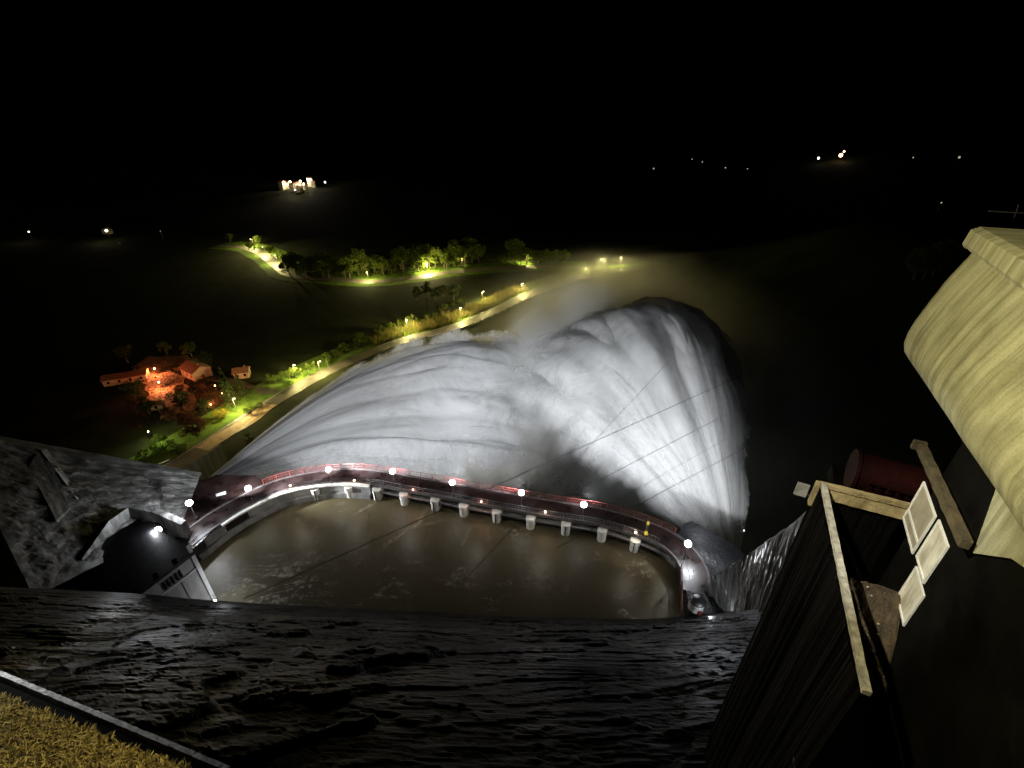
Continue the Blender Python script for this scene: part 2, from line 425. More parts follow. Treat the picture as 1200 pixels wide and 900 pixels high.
for p in wat.data.polygons: pass
tag(wat, kind="structure")

def foam_mat():
    m, nt, ns, ls = mat("foam")
    out = nd(ns, "ShaderNodeOutputMaterial"); d = nd(ns, "ShaderNodeBsdfDiffuse"); d.inputs[0].default_value = (.36, .335, .25, 1)
    t = nd(ns, "ShaderNodeBsdfTransparent"); mx = nd(ns, "ShaderNodeMixShader"); uv = nd(ns, "ShaderNodeUVMap")
    sx = nd(ns, "ShaderNodeSeparateXYZ"); ls.new(uv.outputs[0], sx.inputs[0])
    e = math_n(ns, ls, "SUBTRACT", 1.0, math_n(ns, ls, "ABSOLUTE", sx.outputs[1]), clamp=True)
    tc = nd(ns, "ShaderNodeTexCoord"); n = nd(ns, "ShaderNodeTexNoise", i_Scale=1.6, i_Detail=5.0, i_Roughness=.7); ls.new(tc.outputs["Object"], n.inputs["Vector"])
    r_ = nd(ns, "ShaderNodeMapRange"); r_.inputs[1].default_value = .40; r_.inputs[2].default_value = .72; ls.new(n.outputs["Fac"], r_.inputs[0])
    ls.new(math_n(ns, ls, "MULTIPLY", math_n(ns, ls, "MULTIPLY", e, r_.outputs[0]), math_n(ns, ls, "MULTIPLY", sx.outputs[0], 1.25), clamp=True), mx.inputs[0])
    ls.new(t.outputs[0], mx.inputs[1]); ls.new(d.outputs[0], mx.inputs[2]); ls.new(mx.outputs[0], out.inputs[0])
    return m
M["foam"] = foam_mat()
fb = MB(); fb.uv = []
def foam_line(pts, w_, inten):
    q = spline([P(x, y, .012) for x, y in pts], 40); o0 = len(fb.v)
    for i, c in enumerate(q):
        d = q[min(40, i + 1)] - q[max(0, i - 1)]; d.z = 0; d.normalize(); nn = Vector((-d.y, d.x, 0))
        wv = nn * .35 * mn.noise(Vector((c.x * .35, c.y * .35, len(fb.v) * .001)))
        f = math.sin(math.pi * i / 40) ** .6; ww = w_ * (.5 + .5 * f) * (1 + .6 * mn.noise(Vector((c.x, c.y, 3))))
        for k, sgn in ((1, 1), (0, 0), (-1, -1)):
            v_ = c + wv + nn * ww * sgn; fb.v.append((v_.x, v_.y, .012)); fb.uv.append((inten * f, sgn))
    for i in range(40):
        for k in (0, 1): a_ = o0 + i * 3 + k; fb.f.append((a_, a_ + 1, a_ + 4, a_ + 3))
for pts, w_, it in [([(462, 578), (445, 584), (428, 596), (408, 606)], .55, .7), ([(504, 589), (497, 602), (488, 616), (468, 628), (450, 640), (434, 650)], .6, .9), ([(486, 617), (503, 614), (524, 610)], .45, .55),
        ([(474, 645), (480, 657), (492, 659), (509, 653)], .4, .9), ([(553, 616), (546, 630), (541, 643)], .4, .6), ([(530, 664), (529, 675), (525, 688)], .35, .4), ([(424, 634), (420, 650), (414, 662)], .4, .5), ([(664, 608), (664, 618), (672, 625)], .5, .7),
        ([(672, 676), (664, 690), (658, 702)], .4, .5), ([(600, 640), (618, 650), (640, 652)], .4, .25), ([(380, 600), (372, 612), (360, 622)], .4, .3)]:
    foam_line(pts, w_, it)
frng = random.Random(44)
for k in range(26):
    x = frng.uniform(262, 330); y = 702 - (x - 262) * .52 + frng.uniform(-6, 16); L_ = frng.uniform(14, 42)
    if y > 704: continue
    foam_line([(x, y), (x + L_ * .45, y - L_ * .42 + frng.uniform(-3, 3)), (x + L_ * .8, y - L_ * .6 + frng.uniform(-4, 4)), (x + L_, y - L_ * .58)], frng.uniform(.14, .4), frng.uniform(.5, 1.1))
tag(fb.build("foam", "foam"), "pale lines of foam drifting on the brown pool", "foam", kind="stuff")

# ------------------------------------------------------------------ the dam and its curved crest bridge
dam = thing("dam", "curved concrete dam wall under the lamp-lit crest road", "dam")
top = offs(inner, .6); ou = offs(inner, WID - .3)
def strip(A, B):
    bb = MB(); n = len(A); bb.v = [tuple(p) for p in A] + [tuple(p) for p in B]
    bb.f = [(i, i + 1, n + i + 1, n + i) for i in range(n - 1)]
    return bb
up = [Vector((p.x, p.y, 2.2)) for p in ou]; dn = [Vector((p.x, p.y, -41)) for p in offs(inner, WID - 1.8)]
bb = strip(dn, up); L = 0; uvs = []
acc = [0]
for a, c in zip(ou, ou[1:]): acc.append(acc[-1] + (c - a).length)
bb.uv = [(s, -41) for s in acc] + [(s, 2) for s in acc]
bb.build("downstream_face", "dam_face", dam, True)
up2 = [Vector((p.x, p.y, 1.0)) for p in offs(inner, .9)]; dn2 = [Vector((p.x, p.y, -6)) for p in offs(inner, .9)]
strip(up2, dn2).build("upstream_face", "concrete", dam, True)
strip([Vector((p.x, p.y, 1.0)) for p in offs(inner, .9)], [Vector((p.x, p.y, 1.0)) for p in offs(inner, WID - 1)]).build("gate_sill", "concrete", dam)

# curved pale wall at the left end of the pool, by the water
k1 = 52
crest = inner[0:k1]
cw = thing("curved_wall", "curved pale concrete parapet wall along the left end of the pool", "wall")
def sweep(pts, prof):
    """prof: list of (offset towards downstream, z)"""
    bb = MB(); n = len(prof)
    for i, p in enumerate(pts):
        d = pts[min(i + 1, len(pts) - 1)] - pts[max(i - 1, 0)]; d.z = 0; d.normalize(); nn = Vector((-d.y, d.x, 0))
        for o, z in prof:
            q = p + nn * o; bb.v.append((q.x, q.y, z))
    for i in range(len(pts) - 1):
        for k in range(n):
            bb.f.append((i * n + k, (i + 1) * n + k, (i + 1) * n + (k + 1) % n, i * n + (k + 1) % n))
    bb.f.append(tuple(range(n - 1, -1, -1))); m = (len(pts) - 1) * n; bb.f.append(tuple(m + k for k in range(n)))
    return bb
sweep(crest[8:], [(-.55, 2.75), (-.55, 3.05), (.35, 3.05), (.35, 2.75)]).build("coping", "pier_white", cw)
sweep(crest, [(-.25, -3), (-.25, 2.73), (.30, 2.73), (.30, -3)]).build("wall", "concrete", cw)
sweep(crest, [(-.75, -3), (-.75, 1.1), (-.27, 1.1), (-.27, -3)]).build("ledge", "concrete", cw)

br = thing("crest_bridge", "narrow curved road bridge on round-nosed white piers above the pool", "bridge")
sweep(inner, [(.4, 2.4), (.4, DZ), (WID, DZ), (WID, 2.4)]).build("deck", "asphalt_wet", br)
sweep(inner, [(.05, 2.55), (.05, DZ + .14), (.38, DZ + .14), (.38, 2.55)]).build("kerb", "kerb", br)
sweep(inner, [(WID + .02, 2.5), (WID + .02, DZ + .16), (WID + .36, DZ + .16), (WID + .36, 2.5)]).build("kerb", "kerb", br)
sweep(inner, [(1.15, DZ + .004), (1.15, DZ + .05), (1.28, DZ + .05), (1.28, DZ + .004)]).build("service_pipe", "dark_steel", br)
sweep(inner[k1:138], [(-.42, 1.75), (-.42, 1.95), (-.1, 1.95), (-.1, 1.75)]).build("walkway_beam", "steel", br)
PIERS = [(369, 570), (406, 568), (441, 569), (473, 575), (508, 582), (544, 588), (583, 595), (622, 602), (663, 609), (705, 616), (747, 628)]
for i, (px, py) in enumerate(PIERS):
    p0 = P(px, py, DZ)
    k = min(range(len(inner)), key=lambda q: (inner[q] - p0).length)
    d = (inner[min(k + 1, 150)] - inner[k - 1]); d.z = 0; d.normalize(); nn = Vector((-d.y, d.x, 0))
    c = inner[k]
    hw = .72
    def piersec(grow, zz):
        pl = []
        for a in range(9):
            t = math.pi * a / 8
            pl.append(c + d * (math.cos(t) * (hw + grow)) - nn * (.15 + math.sin(t) * (hw + grow) * .95))
        pl += [c - d * (hw + grow) + nn * (WID - 1.2), c + d * (hw + grow) + nn * (WID - 1.2)]
        return [(q.x, q.y) for q in pl]
    bb = MB().prism(piersec(0, 0), -6, 1.55)
    pr = bb.build("pier", "pier_white", br)
    MB().prism(piersec(.07, 0), 1.56, 2.35).build("cap", "pier_white", pr)
    if i % 2 == 0:
        q = c - nn * (.15 + hw * .95 + .05); ang = math.atan2(d.y, d.x)
        MB().box((q.x, q.y, 1.0), (.16, .16, 2.7), ang).build("gauge_strip", "dark_steel", pr)

# railings ---------------------------------------------------------------
def railing(name, label, path, z0, h, mt, step, post_r, cat="railing", infill=True, pstep=6):
    t = thing(name, label, cat)
    def lift(dz): return [Vector((p.x, p.y, z0 + dz)) for p in path]
    MB().tube(lift(h), post_r * 1.3, 6).build("top_rail", mt, t)
    MB().tube(lift(h * .52), post_r * .8, 5).build("middle_rail", mt, t)
    MB().tube(lift(.12), post_r * .8, 5).build("bottom_rail", mt, t)
    acc = 0; cnt = 0; inf = MB()
    fine = []
    for a, c in zip(path, path[1:]):
        L = (c - a).length
        while acc <= L:
            q = a.lerp(c, acc / L)
            if cnt % pstep == 0:
                MB().box((q.x, q.y, z0 + h / 2 - .05), (post_r * 2.6, post_r * 2.6, h + .1)).build("post", mt, t)
            elif infill:
                inf.box((q.x, q.y, z0 + h / 2 + .05), (post_r * .9, post_r * .9, h - .12))
            cnt += 1; acc += step
        acc -= L
    if infill and inf.v: inf.build("mesh_infill", mt, t)
    return t
out_path = offs(inner, WID + .19)
railing("railing", "red metal railing along the outer downstream edge of the bridge", [Vector(p) for p in out_path[22:138]], DZ + .16, 1.15, "red_paint", .38, .035)
in_path = offs(inner, .21)
railing("railing", "slim grey steel railing along the pool side of the bridge", [Vector(p) for p in in_path[k1 - 2:137]], DZ + .14, 1.05, "steel", .55, .022)
railing("railing", "rusty red railing on the right wall where the crest turns towards the rock", [P(797, 668, DZ), P(798, 690, DZ), P(797, 722, DZ)], DZ + .14, 1.3, "red_paint", .5, .04)

# lamp posts on the bridge -----------------------------------------------
WHITE = (.90, .94, 1.0)
def lamp_post_proto():
    t = thing("lamp_post", "x", "lamp post")
    MB().lathe([(.16, 0), (.16, .12), (.09, .2), (.055, .5), (.045, 2.9), (.0, 2.92)], n=10).build("pole", "dark_steel", t, True)
    MB().lathe([(.10, 2.80), (.16, 2.86), (.16, 2.90), (.0, 2.91)], n=12).build("collar", "dark_steel", t)
    hd = MB().lathe([(.12, 3.69), (.08, 3.75), (.0, 3.77)], n=14).build("lamp_head", "dark_steel", t)
    MB().ball((0, 0, 3.22), .50, 14, .95).build("globe", "glow_white", hd, True)
    return t
LP = [(291, 573), (385, 551), (460, 553), (530, 566), (611, 578), (684, 592), (806, 638)]
proto = lamp_post_proto()
jet_targets = [(56, 115, -2), (60, 122, 2), (40, 145, 8), (4, 150, 17), (-30, 112, -3), (58, 112, -2), (62, 118, 0)]
FLOOD = 56000
for i, (px, py) in enumerate(LP):
    p = P(px, py, DZ + 3.1)
    k = min(range(len(inner)), key=lambda q: (inner[q].xy - p.xy).length)
    d = (inner[min(k + 1, 150)] - inner[max(0, k - 1)]); d.z = 0; d.normalize(); nn = Vector((-d.y, d.x, 0))
    o = proto if i == 0 else copy_tree(proto)
    o.location = (p.x, p.y, DZ + .02); o.rotation_euler = (0, 0, math.atan2(-nn.x, nn.y))
    tag(o, "white floodlight post on the curved crest road, %s from the left end" % ORD[i], "lamp post", "floodlight posts along the curved crest road")
    h = Vector((p.x, p.y, DZ + 3.12)) + nn * .46
    if i == 6: lamp("lamp_light", h - Vector((0, 0, .35)) + nn * .9 + Vector((0, 0, 1.2)), 2200, WHITE, .12)
    lamp("flood_light", h + nn * 1.2, FLOOD * (1.1, 1.15, 1.05, .95, .95, .75, .3)[i], WHITE, .25, spot=jet_targets[i], angle=95, blend=1.0)
    lamp("wash_light", h + nn * 1.6, 10000 if i < 5 else 4500, WHITE, .25, spot=(Vector((-60, 90, -4)) if i < 2 else h + nn * 30 + Vector((-6, 0, -6))), angle=140, blend=.5)

# low deck lights
DL = [(340, 569, 0), (415, 563, 0), (484, 574, 1), (564, 588, 1), (639, 600, 0), (745, 624, 0)]
for i, (px, py, red) in enumerate(DL):
    p = P(px, py, DZ + .5)
    t = thing("deck_light", "small %s marker light at deck level on the pool side, %s from the left" % ("reddish" if red else "warm", ORD[i]), "light", (p.x, p.y, DZ), 0, "low marker lights along the bridge deck")
    MB().lathe([(.13, 0), (.13, .05), (.06, .08), (.06, .4), (0, .41)], n=10).build("stand", "dark_steel", t)
    MB().ball((0, 0, .52), .15, 10).build("bulb", "glow_red" if red else "glow_warm", t, True)
    k = min(range(len(inner)), key=lambda q: (inner[q].xy - p.xy).length); d = (inner[min(k + 1, 150)] - inner[max(0, k - 1)]); d.z = 0; d.normalize(); nn = Vector((-d.y, d.x, 0))
    lamp("marker_light", (p.x, p.y, DZ + 1.0), 150, (1, .30, .22) if red else (1, .72, .5), .1)
    lamp("pier_light", inner[k] - nn * 3.0 + Vector((0, 0, 3.4)), 560, (1, .93, .82), .15)

# black and yellow post at the right end of the deck
p = P(757, 626, DZ)
t = thing("gauge_post", "black post with a yellow cap and yellow foot near the bridge's right end", "post", (p.x, p.y, DZ))
MB().lathe([(.30, 0), (.30, .15), (.22, .5), (.16, .75), (.0, .76)], n=10).build("foot", "yellow_paint", t)
MB().lathe([(.15, .75), (.15, 2.2), (.0, 2.21)], n=10).build("pole", "black_paint", t)
MB().lathe([(.0, 2.2), (.2, 2.22), (.22, 2.6), (.1, 2.85), (.0, 2.88)], n=10).build("cap", "yellow_paint", t)

# ------------------------------------------------------------------ right end platform
pf = MB().prism([(25.6, 50.5), (25.3, 46), (24.2, 39), (33, 36), (37, 42), (35, 50), (30, 55), (28.5, 54.5)], -41, DZ - .02).build("right_platform", "black_wet")
tag(pf, "dark wet platform where the crest road meets the right bank", "platform")
pt = P(815, 712, DZ)
t = thing("water_tank", "bright white round tank with dark domed lid and red box, on the right platform", "tank", (pt.x, pt.y, DZ))
MB().lathe([(1.0, 0), (1.0, 1.25), (1.04, 1.27), (1.04, 1.36), (.98, 1.38)], n=28).build("drum", "white_paint", t, True)
MB().lathe([(1.06, 1.385), (1.06, 1.46), (.9, 1.72), (.5, 1.92), (.0, 1.98)], n=28).build("lid", "black_paint", t, True)
MB().box((.1, -1.15, .4), (.42, .28, .78)).build("valve_box", "red_paint", t)
lamp("tank_light", (pt.x + .4, pt.y - 2.6, DZ + 2.4), 300, WHITE, .1)
tb = thing("flood_lamp", "small floodlight on a short stand before the white tank", "lamp", (pt.x + 1.5, pt.y - 2.4, DZ))
MB().bar((0, 0, 0), (0, 0, 1.3), .04).build("stand", "steel", tb)
MB().box((0, 0, 1.42), (.35, .2, .24)).build("lamp_head", "lamp_housing", tb)

# ------------------------------------------------------------------ left abutment
def rock_patch(nu, nv, A, B, Cc, D, amp, fr, seed, str_dir=(1, 1), uvs=(20, 20)):
    A, B, Cc, D = map(Vector, (A, B, Cc, D))
    nrm = (B - A).cross(D - A).normalized()
    def fn(u, v):
        p = A.lerp(B, u).lerp(D.lerp(Cc, u), v)
        q = Vector((u * fr * str_dir[0], v * fr * str_dir[1], seed))
        h = mn.fractal(q, .9, 2.1, 6) + .5 * abs(mn.noise(q * 2.3 + Vector((9, 2, 4))))
        e = min(1, min(u, 1 - u, v, 1 - v) * 14)
        return p + nrm * h * amp * (0.25 + .75 * e)
    return grid(nu, nv, fn, lambda u, v: (u * uvs[0], v * uvs[1]))

# gatehouse at the pool corner
gA = Vector((-43.5, 43, 0)); d1 = Vector((-.43, -.903, 0)); d2 = Vector((-.903, .43, 0))
gh = thing("gatehouse", "flat dark-roofed gatehouse with a white slotted wall at the pool corner", "building")
def gpt(a, bb, z): q = gA + d1 * a + d2 * bb; return (q.x, q.y, z)
GH = 9.3
MB().prism([gpt(0, 0, 0)[:2], gpt(14, 0, 0)[:2], gpt(14, 12.5, 0)[:2], gpt(0, 12.5, 0)[:2]], -6, GH).build("wall", "white_wall", gh)
MB().prism([gpt(-.25, -.28, 0)[:2], gpt(14.2, -.28, 0)[:2], gpt(14.2, 12.9, 0)[:2], gpt(-.25, 12.9, 0)[:2]], GH + .003, GH + .55).build("roof", "dark_roof", gh)
ang = math.atan2(d1.y, d1.x)
for a in (.02,):
    q = gpt(a + .25, -.10, GH / 2); MB().box(q, (.5, .24, GH + 4), ang).build("pilaster", "white_paint", gh)
q = gpt(7, -.06, 6.9); MB().box(q, (13.6, .14, .22), ang).build("band", "white_paint", gh)
for a in (2.6, 5.2): q = gpt(a, -.04, 3.3); MB().box(q, (.16, .10, 6.9), ang).build("band", "white_wall", gh)
for k in range(5):
    q = gpt(2.35 + k * .52, -.05, 7.9); MB().box(q, (.26, .13, 1.3), ang).build("window", "window_dark", gh)
for k in range(4):
    q = gpt(2.2 + k * 2.4, .3, GH + .75); MB().box(q, (.5, .4, .4), ang).build("roof_block", "dark_roof", gh)
q = gpt(.9, -1.8, 0)
t = thing("bulkhead_lamp", "white quayside lamp at the foot of the gatehouse wall beside the pool", "lamp", (q[0] , q[1], 0))
MB().bar((0, 0, -2), (0, 0, 1.2), .06).build("pole", "steel", t)
MB().ball((0, 0, 1.35), .2, 10).build("bulb", "glow_white", t, True)
lamp("quay_light", (q[0] + 1.8, q[1] + 1.4, 3.0), 280, WHITE, .12)

# road leading off the crest to the left, on the abutment shelf
sh = MB().prism([P(226, 643, DZ).xy[:], P(250, 621, DZ).xy[:], P(291, 596, DZ).xy[:], P(318, 580, DZ).xy[:], P(300, 557, DZ).xy[:], P(255, 556, DZ).xy[:], P(215, 570, DZ).xy[:], P(150, 590, DZ).xy[:], P(120, 640, DZ).xy[:], P(190, 636, DZ).xy[:]], -41, DZ - .03).build("abutment_road", "asphalt_wet")
tag(sh, kind="structure"); sh.name = "abutment_road"
# rock and concrete buttresses behind it
tag(rock_patch(120, 90, P(213, 613, 3), P(236, 554, 3), P(-60, 500, 20), P(40, 700, 14), .26, 11, 5, (1.6, 1.0), (18, 52)).build("rock_bank", "ribbed_concrete", smooth=False),
    "rough grey rock and concrete bank rising left of the crest road", "rock bank")
bt = thing("buttress", "pale ribbed concrete buttress on the outer left of the rock bank", "buttress")
def slab(pa, pb, thick, z0, z1a, z1b, m, name, parent):
    a = Vector(pa); c = Vector(pb); d = (c - a); d.z = 0; d.normalize(); nn = Vector((-d.y, d.x, 0)) * thick
    bb = MB()
    bb.v = [tuple(x) for x in (Vector((a.x, a.y, z0)), Vector((c.x, c.y, z0)), Vector((c.x, c.y, z0)) + nn, Vector((a.x, a.y, z0)) + nn,
            Vector((a.x, a.y, z1a)), Vector((c.x, c.y, z1b)), Vector((c.x, c.y, z1b)) + nn, Vector((a.x, a.y, z1a)) + nn)]
    bb.f = [(3, 2, 1, 0), (4, 5, 6, 7), (0, 1, 5, 4), (1, 2, 6, 5), (2, 3, 7, 6), (3, 0, 4, 7)]
    L = (c - a).length
    bb.uv = [(0, z0), (L, z0), (L + thick, z0), (-thick, z0), (0, z1a), (L, z1b), (L + thick, z1b), (-thick, z1a)]
    return bb.build(name, m, parent)
def flat_strip(pts, depth, m, name, parent):
    from mathutils.geometry import intersect_ray_tri
    A_, B_, C_, D_ = P(213, 613, 3), P(236, 554, 3), P(-60, 500, 20), P(40, 700, 14)
    t_ = []
    for q in pts:
        h_ = None
        for tri in ((A_, B_, C_), (A_, C_, D_)):
            h_ = h_ or intersect_ray_tri(*tri, ray(q[0], q[1]), Vector((0, 0, CZ)), True)
        t_.append((h_ or P(*q)) + Vector((.3, -.2, .7)))
    bb = MB(); n = len(t_)
    bb.v = [tuple(q) for q in t_] + [(q.x, q.y, q.z - depth) for q in t_]
    bb.f = [tuple(range(n)), tuple(range(2 * n - 1, n - 1, -1))] + [(i, n + i, n + (i + 1) % n, (i + 1) % n) for i in range(n)]
    bb.uv = [(0, 0), (0, 16), (4, 16), (4, 0)] + [(0, -4), (0, 20), (4, 20), (4, -4)]
    return bb.build(name, m, parent)
flat_strip([(35, 550, 15.6), (68, 613, 13.6), (84, 597, 13.4), (46, 533, 15.6)], .7, "ribbed_concrete", "wall", bt)
flat_strip([(50, 531, 15.9), (92, 588, 13.6), (96, 584, 13.5), (56, 529, 15.8)], .5, "pale_concrete", "fin", bt)
wl = thing("retaining_wall", "pale stepped retaining wall behind the gatehouse roof", "wall")
pts = [(96, 655, 11.5), (128, 610, 11), (150, 595, 9.5), (178, 600, 8), (212, 615, 6)]
for (x0, y0, z0), (x1, y1, z1) in zip(pts, pts[1:]):
    slab(P(x0, y0, z0), P(x1, y1, z1), 1.0, 0, z0, z1, "ribbed_concrete", "wall_panel", wl)
for k, (px, py) in enumerate([(160, 592), (172, 596), (184, 600), (196, 606)]):
    a = P(px, py, 6.6 - k * .5)
    slab(a, a + Vector((-5, 6.5, 0)), .8, 0, 6.6 - k * .5, 7.8 - k * .5, "ribbed_concrete", "rib", wl)
# lamps of the abutment
for i, (px, py, z, lab) in enumerate([(222, 590, 7.0, "very bright white floodlight post on the rock bank beyond the gatehouse"), (185, 622, 9.0, "very bright white floodlight post at the edge of the gatehouse roof")]):
    p = P(px, py, z)
    o = copy_tree(proto); o.location = (p.x, p.y, z - 3.1); o.rotation_euler = (0, 0, R(200 - 60 * i))
    o["label"] = lab; o["group"] = "floodlight posts on the left bank"
    for ch in o.children:
        for g in ch.children: g.scale = (1.25, 1.25, 1.25) if False else (1, 1, 1)
    lamp("bank_light", (p.x + .3, p.y - .9, z + .9), 3800 if i == 0 else 2200, WHITE, .15)
# white board on posts beside the road
p = P(262, 586, DZ)
t = thing("notice_board", "white board on two dark posts beside the wet crest road", "sign", (p.x, p.y, DZ - .02), R(25))
for sx in (-.6, .6): MB().bar((sx, 0, 0), (sx, 0, 1.2), .05).build("leg", "dark_steel", t)
MB().box((0, 0, 1.45), (1.5, .08, .55), M3=Matrix.Rotation(R(-38), 3, "X")).build("panel", "white_paint", t)

# ------------------------------------------------------------------ spillway chutes where the jets leave
JL = Vector((-68.0, 77.0, -9.0)); JR = Vector((40.2, 57.0, -9.0))
ch = thing("left_spillway_chute", "dark concrete spillway chute at the foot of the left jet", "spillway")
a1 = P(196, 549, -4); a2 = P(292, 503, -30)
slab(P(205, 566, -6), P(262, 528, -16), .9, -41, -4, -14, "dam_face", "outer_wall", ch)
dL = Vector((.70, .71, 0)); nL = Vector((-.71, .70, 0))
def fl(o, d, nn, w, L, z0, z1):
    a = o - d * L; bb = MB()
    bb.v = [tuple(a + nn * w + Vector((0, 0, z0))), tuple(a - nn * w + Vector((0, 0, z0))), tuple(o - nn * w + Vector((0, 0, z1))), tuple(o + nn * w + Vector((0, 0, z1)))]
    bb.v += [(x, y, -41) for x, y, z in bb.v]
    bb.f = [(0, 1, 2, 3), (4, 7, 6, 5), (0, 4, 5, 1), (1, 5, 6, 2), (2, 6, 7, 3), (3, 7, 4, 0)]
    return bb
fl(JL, dL, nL, 4.0, 12, -.5, -.6).build("flip_bucket", "dam_face", ch)
cr = thing("right_spillway_chute", "dark concrete spillway chute at the foot of the right jet", "spillway")
fl(JR, Vector((.1, .995, 0)), Vector((-.995, .1, 0)), 4.5, 6, -.5, -.6).build("flip_bucket", "dam_face", cr)

# ------------------------------------------------------------------ the two water jets: layered ballistic sheets of falling water
def jet_mat(name, tint, seed, ku, kr, edge, clump):
    m, nt, ns, ls = mat(name)
    out = nd(ns, "ShaderNodeOutputMaterial")
    dfs = nd(ns, "ShaderNodeBsdfDiffuse"); trl = nd(ns, "ShaderNodeBsdfTranslucent")
    dfs.inputs[0].default_value = (*tint, 1); trl.inputs[0].default_value = (*tint, 1)
    mxs = nd(ns, "ShaderNodeMixShader"); mxs.inputs[0].default_value = .52
    ls.new(dfs.outputs[0], mxs.inputs[1]); ls.new(trl.outputs[0], mxs.inputs[2])
    uv = nd(ns, "ShaderNodeUVMap"); uv.uv_map = "UVMap"; u2 = nd(ns, "ShaderNodeUVMap"); u2.uv_map = "Sheet"
    s = nd(ns, "ShaderNodeSeparateXYZ"); ls.new(uv.outputs[0], s.inputs[0])
    s2 = nd(ns, "ShaderNodeSeparateXYZ"); ls.new(u2.outputs[0], s2.inputs[0])
    U, Rr, LAY, TT = s.outputs[0], s.outputs[1], s2.outputs[0], s2.outputs[1]
    def nz(su, sr, z, det, dist, rough=.6):
        c = nd(ns, "ShaderNodeCombineXYZ")
        ls.new(math_n(ns, ls, "MULTIPLY", U, su), c.inputs[0]); ls.new(math_n(ns, ls, "MULTIPLY", Rr, sr), c.inputs[1])
        ls.new(math_n(ns, ls, "MULTIPLY_ADD", LAY, z, seed), c.inputs[2])
        t = nd(ns, "ShaderNodeTexNoise", i_Scale=1.0, i_Detail=det, i_Roughness=rough, i_Distortion=dist); ls.new(c.outputs[0], t.inputs["Vector"])
        return t.outputs["Fac"]
    fine = nz(ku * 2.4, kr * 1.3, 17.0, 3.0, 0.0)
    mid = nz(ku * .9, kr * 1.2, 5.0, 3.0, 0.0)
    big = nz(ku * .34, kr * 1.5, 1.2, 1.0, .8)
    tco = nd(ns, "ShaderNodeTexCoord")
    cl = nd(ns, "ShaderNodeTexNoise", i_Scale=clump, i_Detail=5.0, i_Roughness=.6, i_Distortion=.9); ls.new(tco.outputs["Object"], cl.inputs["Vector"])
    a = math_n(ns, ls, "ADD", math_n(ns, ls, "MULTIPLY", fine, .24), math_n(ns, ls, "ADD", math_n(ns, ls, "MULTIPLY", mid, .40), math_n(ns, ls, "MULTIPLY", big, .36)))
    wt = nd(ns, "ShaderNodeMapRange"); wt.interpolation_type = "SMOOTHSTEP"; wt.inputs[1].default_value = .12; wt.inputs[2].default_value = .75; wt.inputs[3].default_value = .05; wt.inputs[4].default_value = .62; ls.new(TT, wt.inputs[0])
    mixn = nd(ns, "ShaderNodeMix"); ls.new(wt.outputs[0], mixn.inputs[0]); ls.new(a, mixn.inputs[2]); ls.new(cl.outputs["Fac"], mixn.inputs[3]); a = mixn.outputs[0]
    mr = nd(ns, "ShaderNodeMapRange"); mr.interpolation_type = "SMOOTHSTEP"
    mr.inputs[1].default_value = .33; mr.inputs[2].default_value = .60; ls.new(a, mr.inputs[0])
    en = nz(2.0, .10, 2.0, 4.0, 0.0, .7)
    Uraw = U
    U = math_n(ns, ls, "ADD", U, math_n(ns, ls, "MULTIPLY", math_n(ns, ls, "SUBTRACT", en, .5), .42))
    # thins out towards the margins of the fan, fades into mist at the far end
    e1 = nd(ns, "ShaderNodeMapRange"); e1.interpolation_type = "SMOOTHSTEP"; e1.inputs[1].default_value = 0; e1.inputs[2].default_value = edge[0]; ls.new(U, e1.inputs[0])
    e2 = nd(ns, "ShaderNodeMapRange"); e2.interpolation_type = "SMOOTHSTEP"; e2.inputs[1].default_value = 1; e2.inputs[2].default_value = 1 - edge[1]; ls.new(U, e2.inputs[0])
    e3 = nd(ns, "ShaderNodeMapRange"); e3.interpolation_type = "SMOOTHSTEP"; e3.inputs[1].default_value = 1; e3.inputs[2].default_value = .62; ls.new(TT, e3.inputs[0])
    al = math_n(ns, ls, "MULTIPLY", math_n(ns, ls, "MULTIPLY", mr.outputs[0], e1.outputs[0]), math_n(ns, ls, "MULTIPLY", e2.outputs[0], e3.outputs[0]))
    al = math_n(ns, ls, "MULTIPLY", al, .68, clamp=True)
    tr = nd(ns, "ShaderNodeBsdfTransparent")
    fin = nd(ns, "ShaderNodeMixShader"); ls.new(al, fin.inputs[0]); ls.new(tr.outputs[0], fin.inputs[1]); ls.new(mxs.outputs[0], fin.inputs[2])
    ls.new(fin.outputs[0], out.inputs[0])
    return m

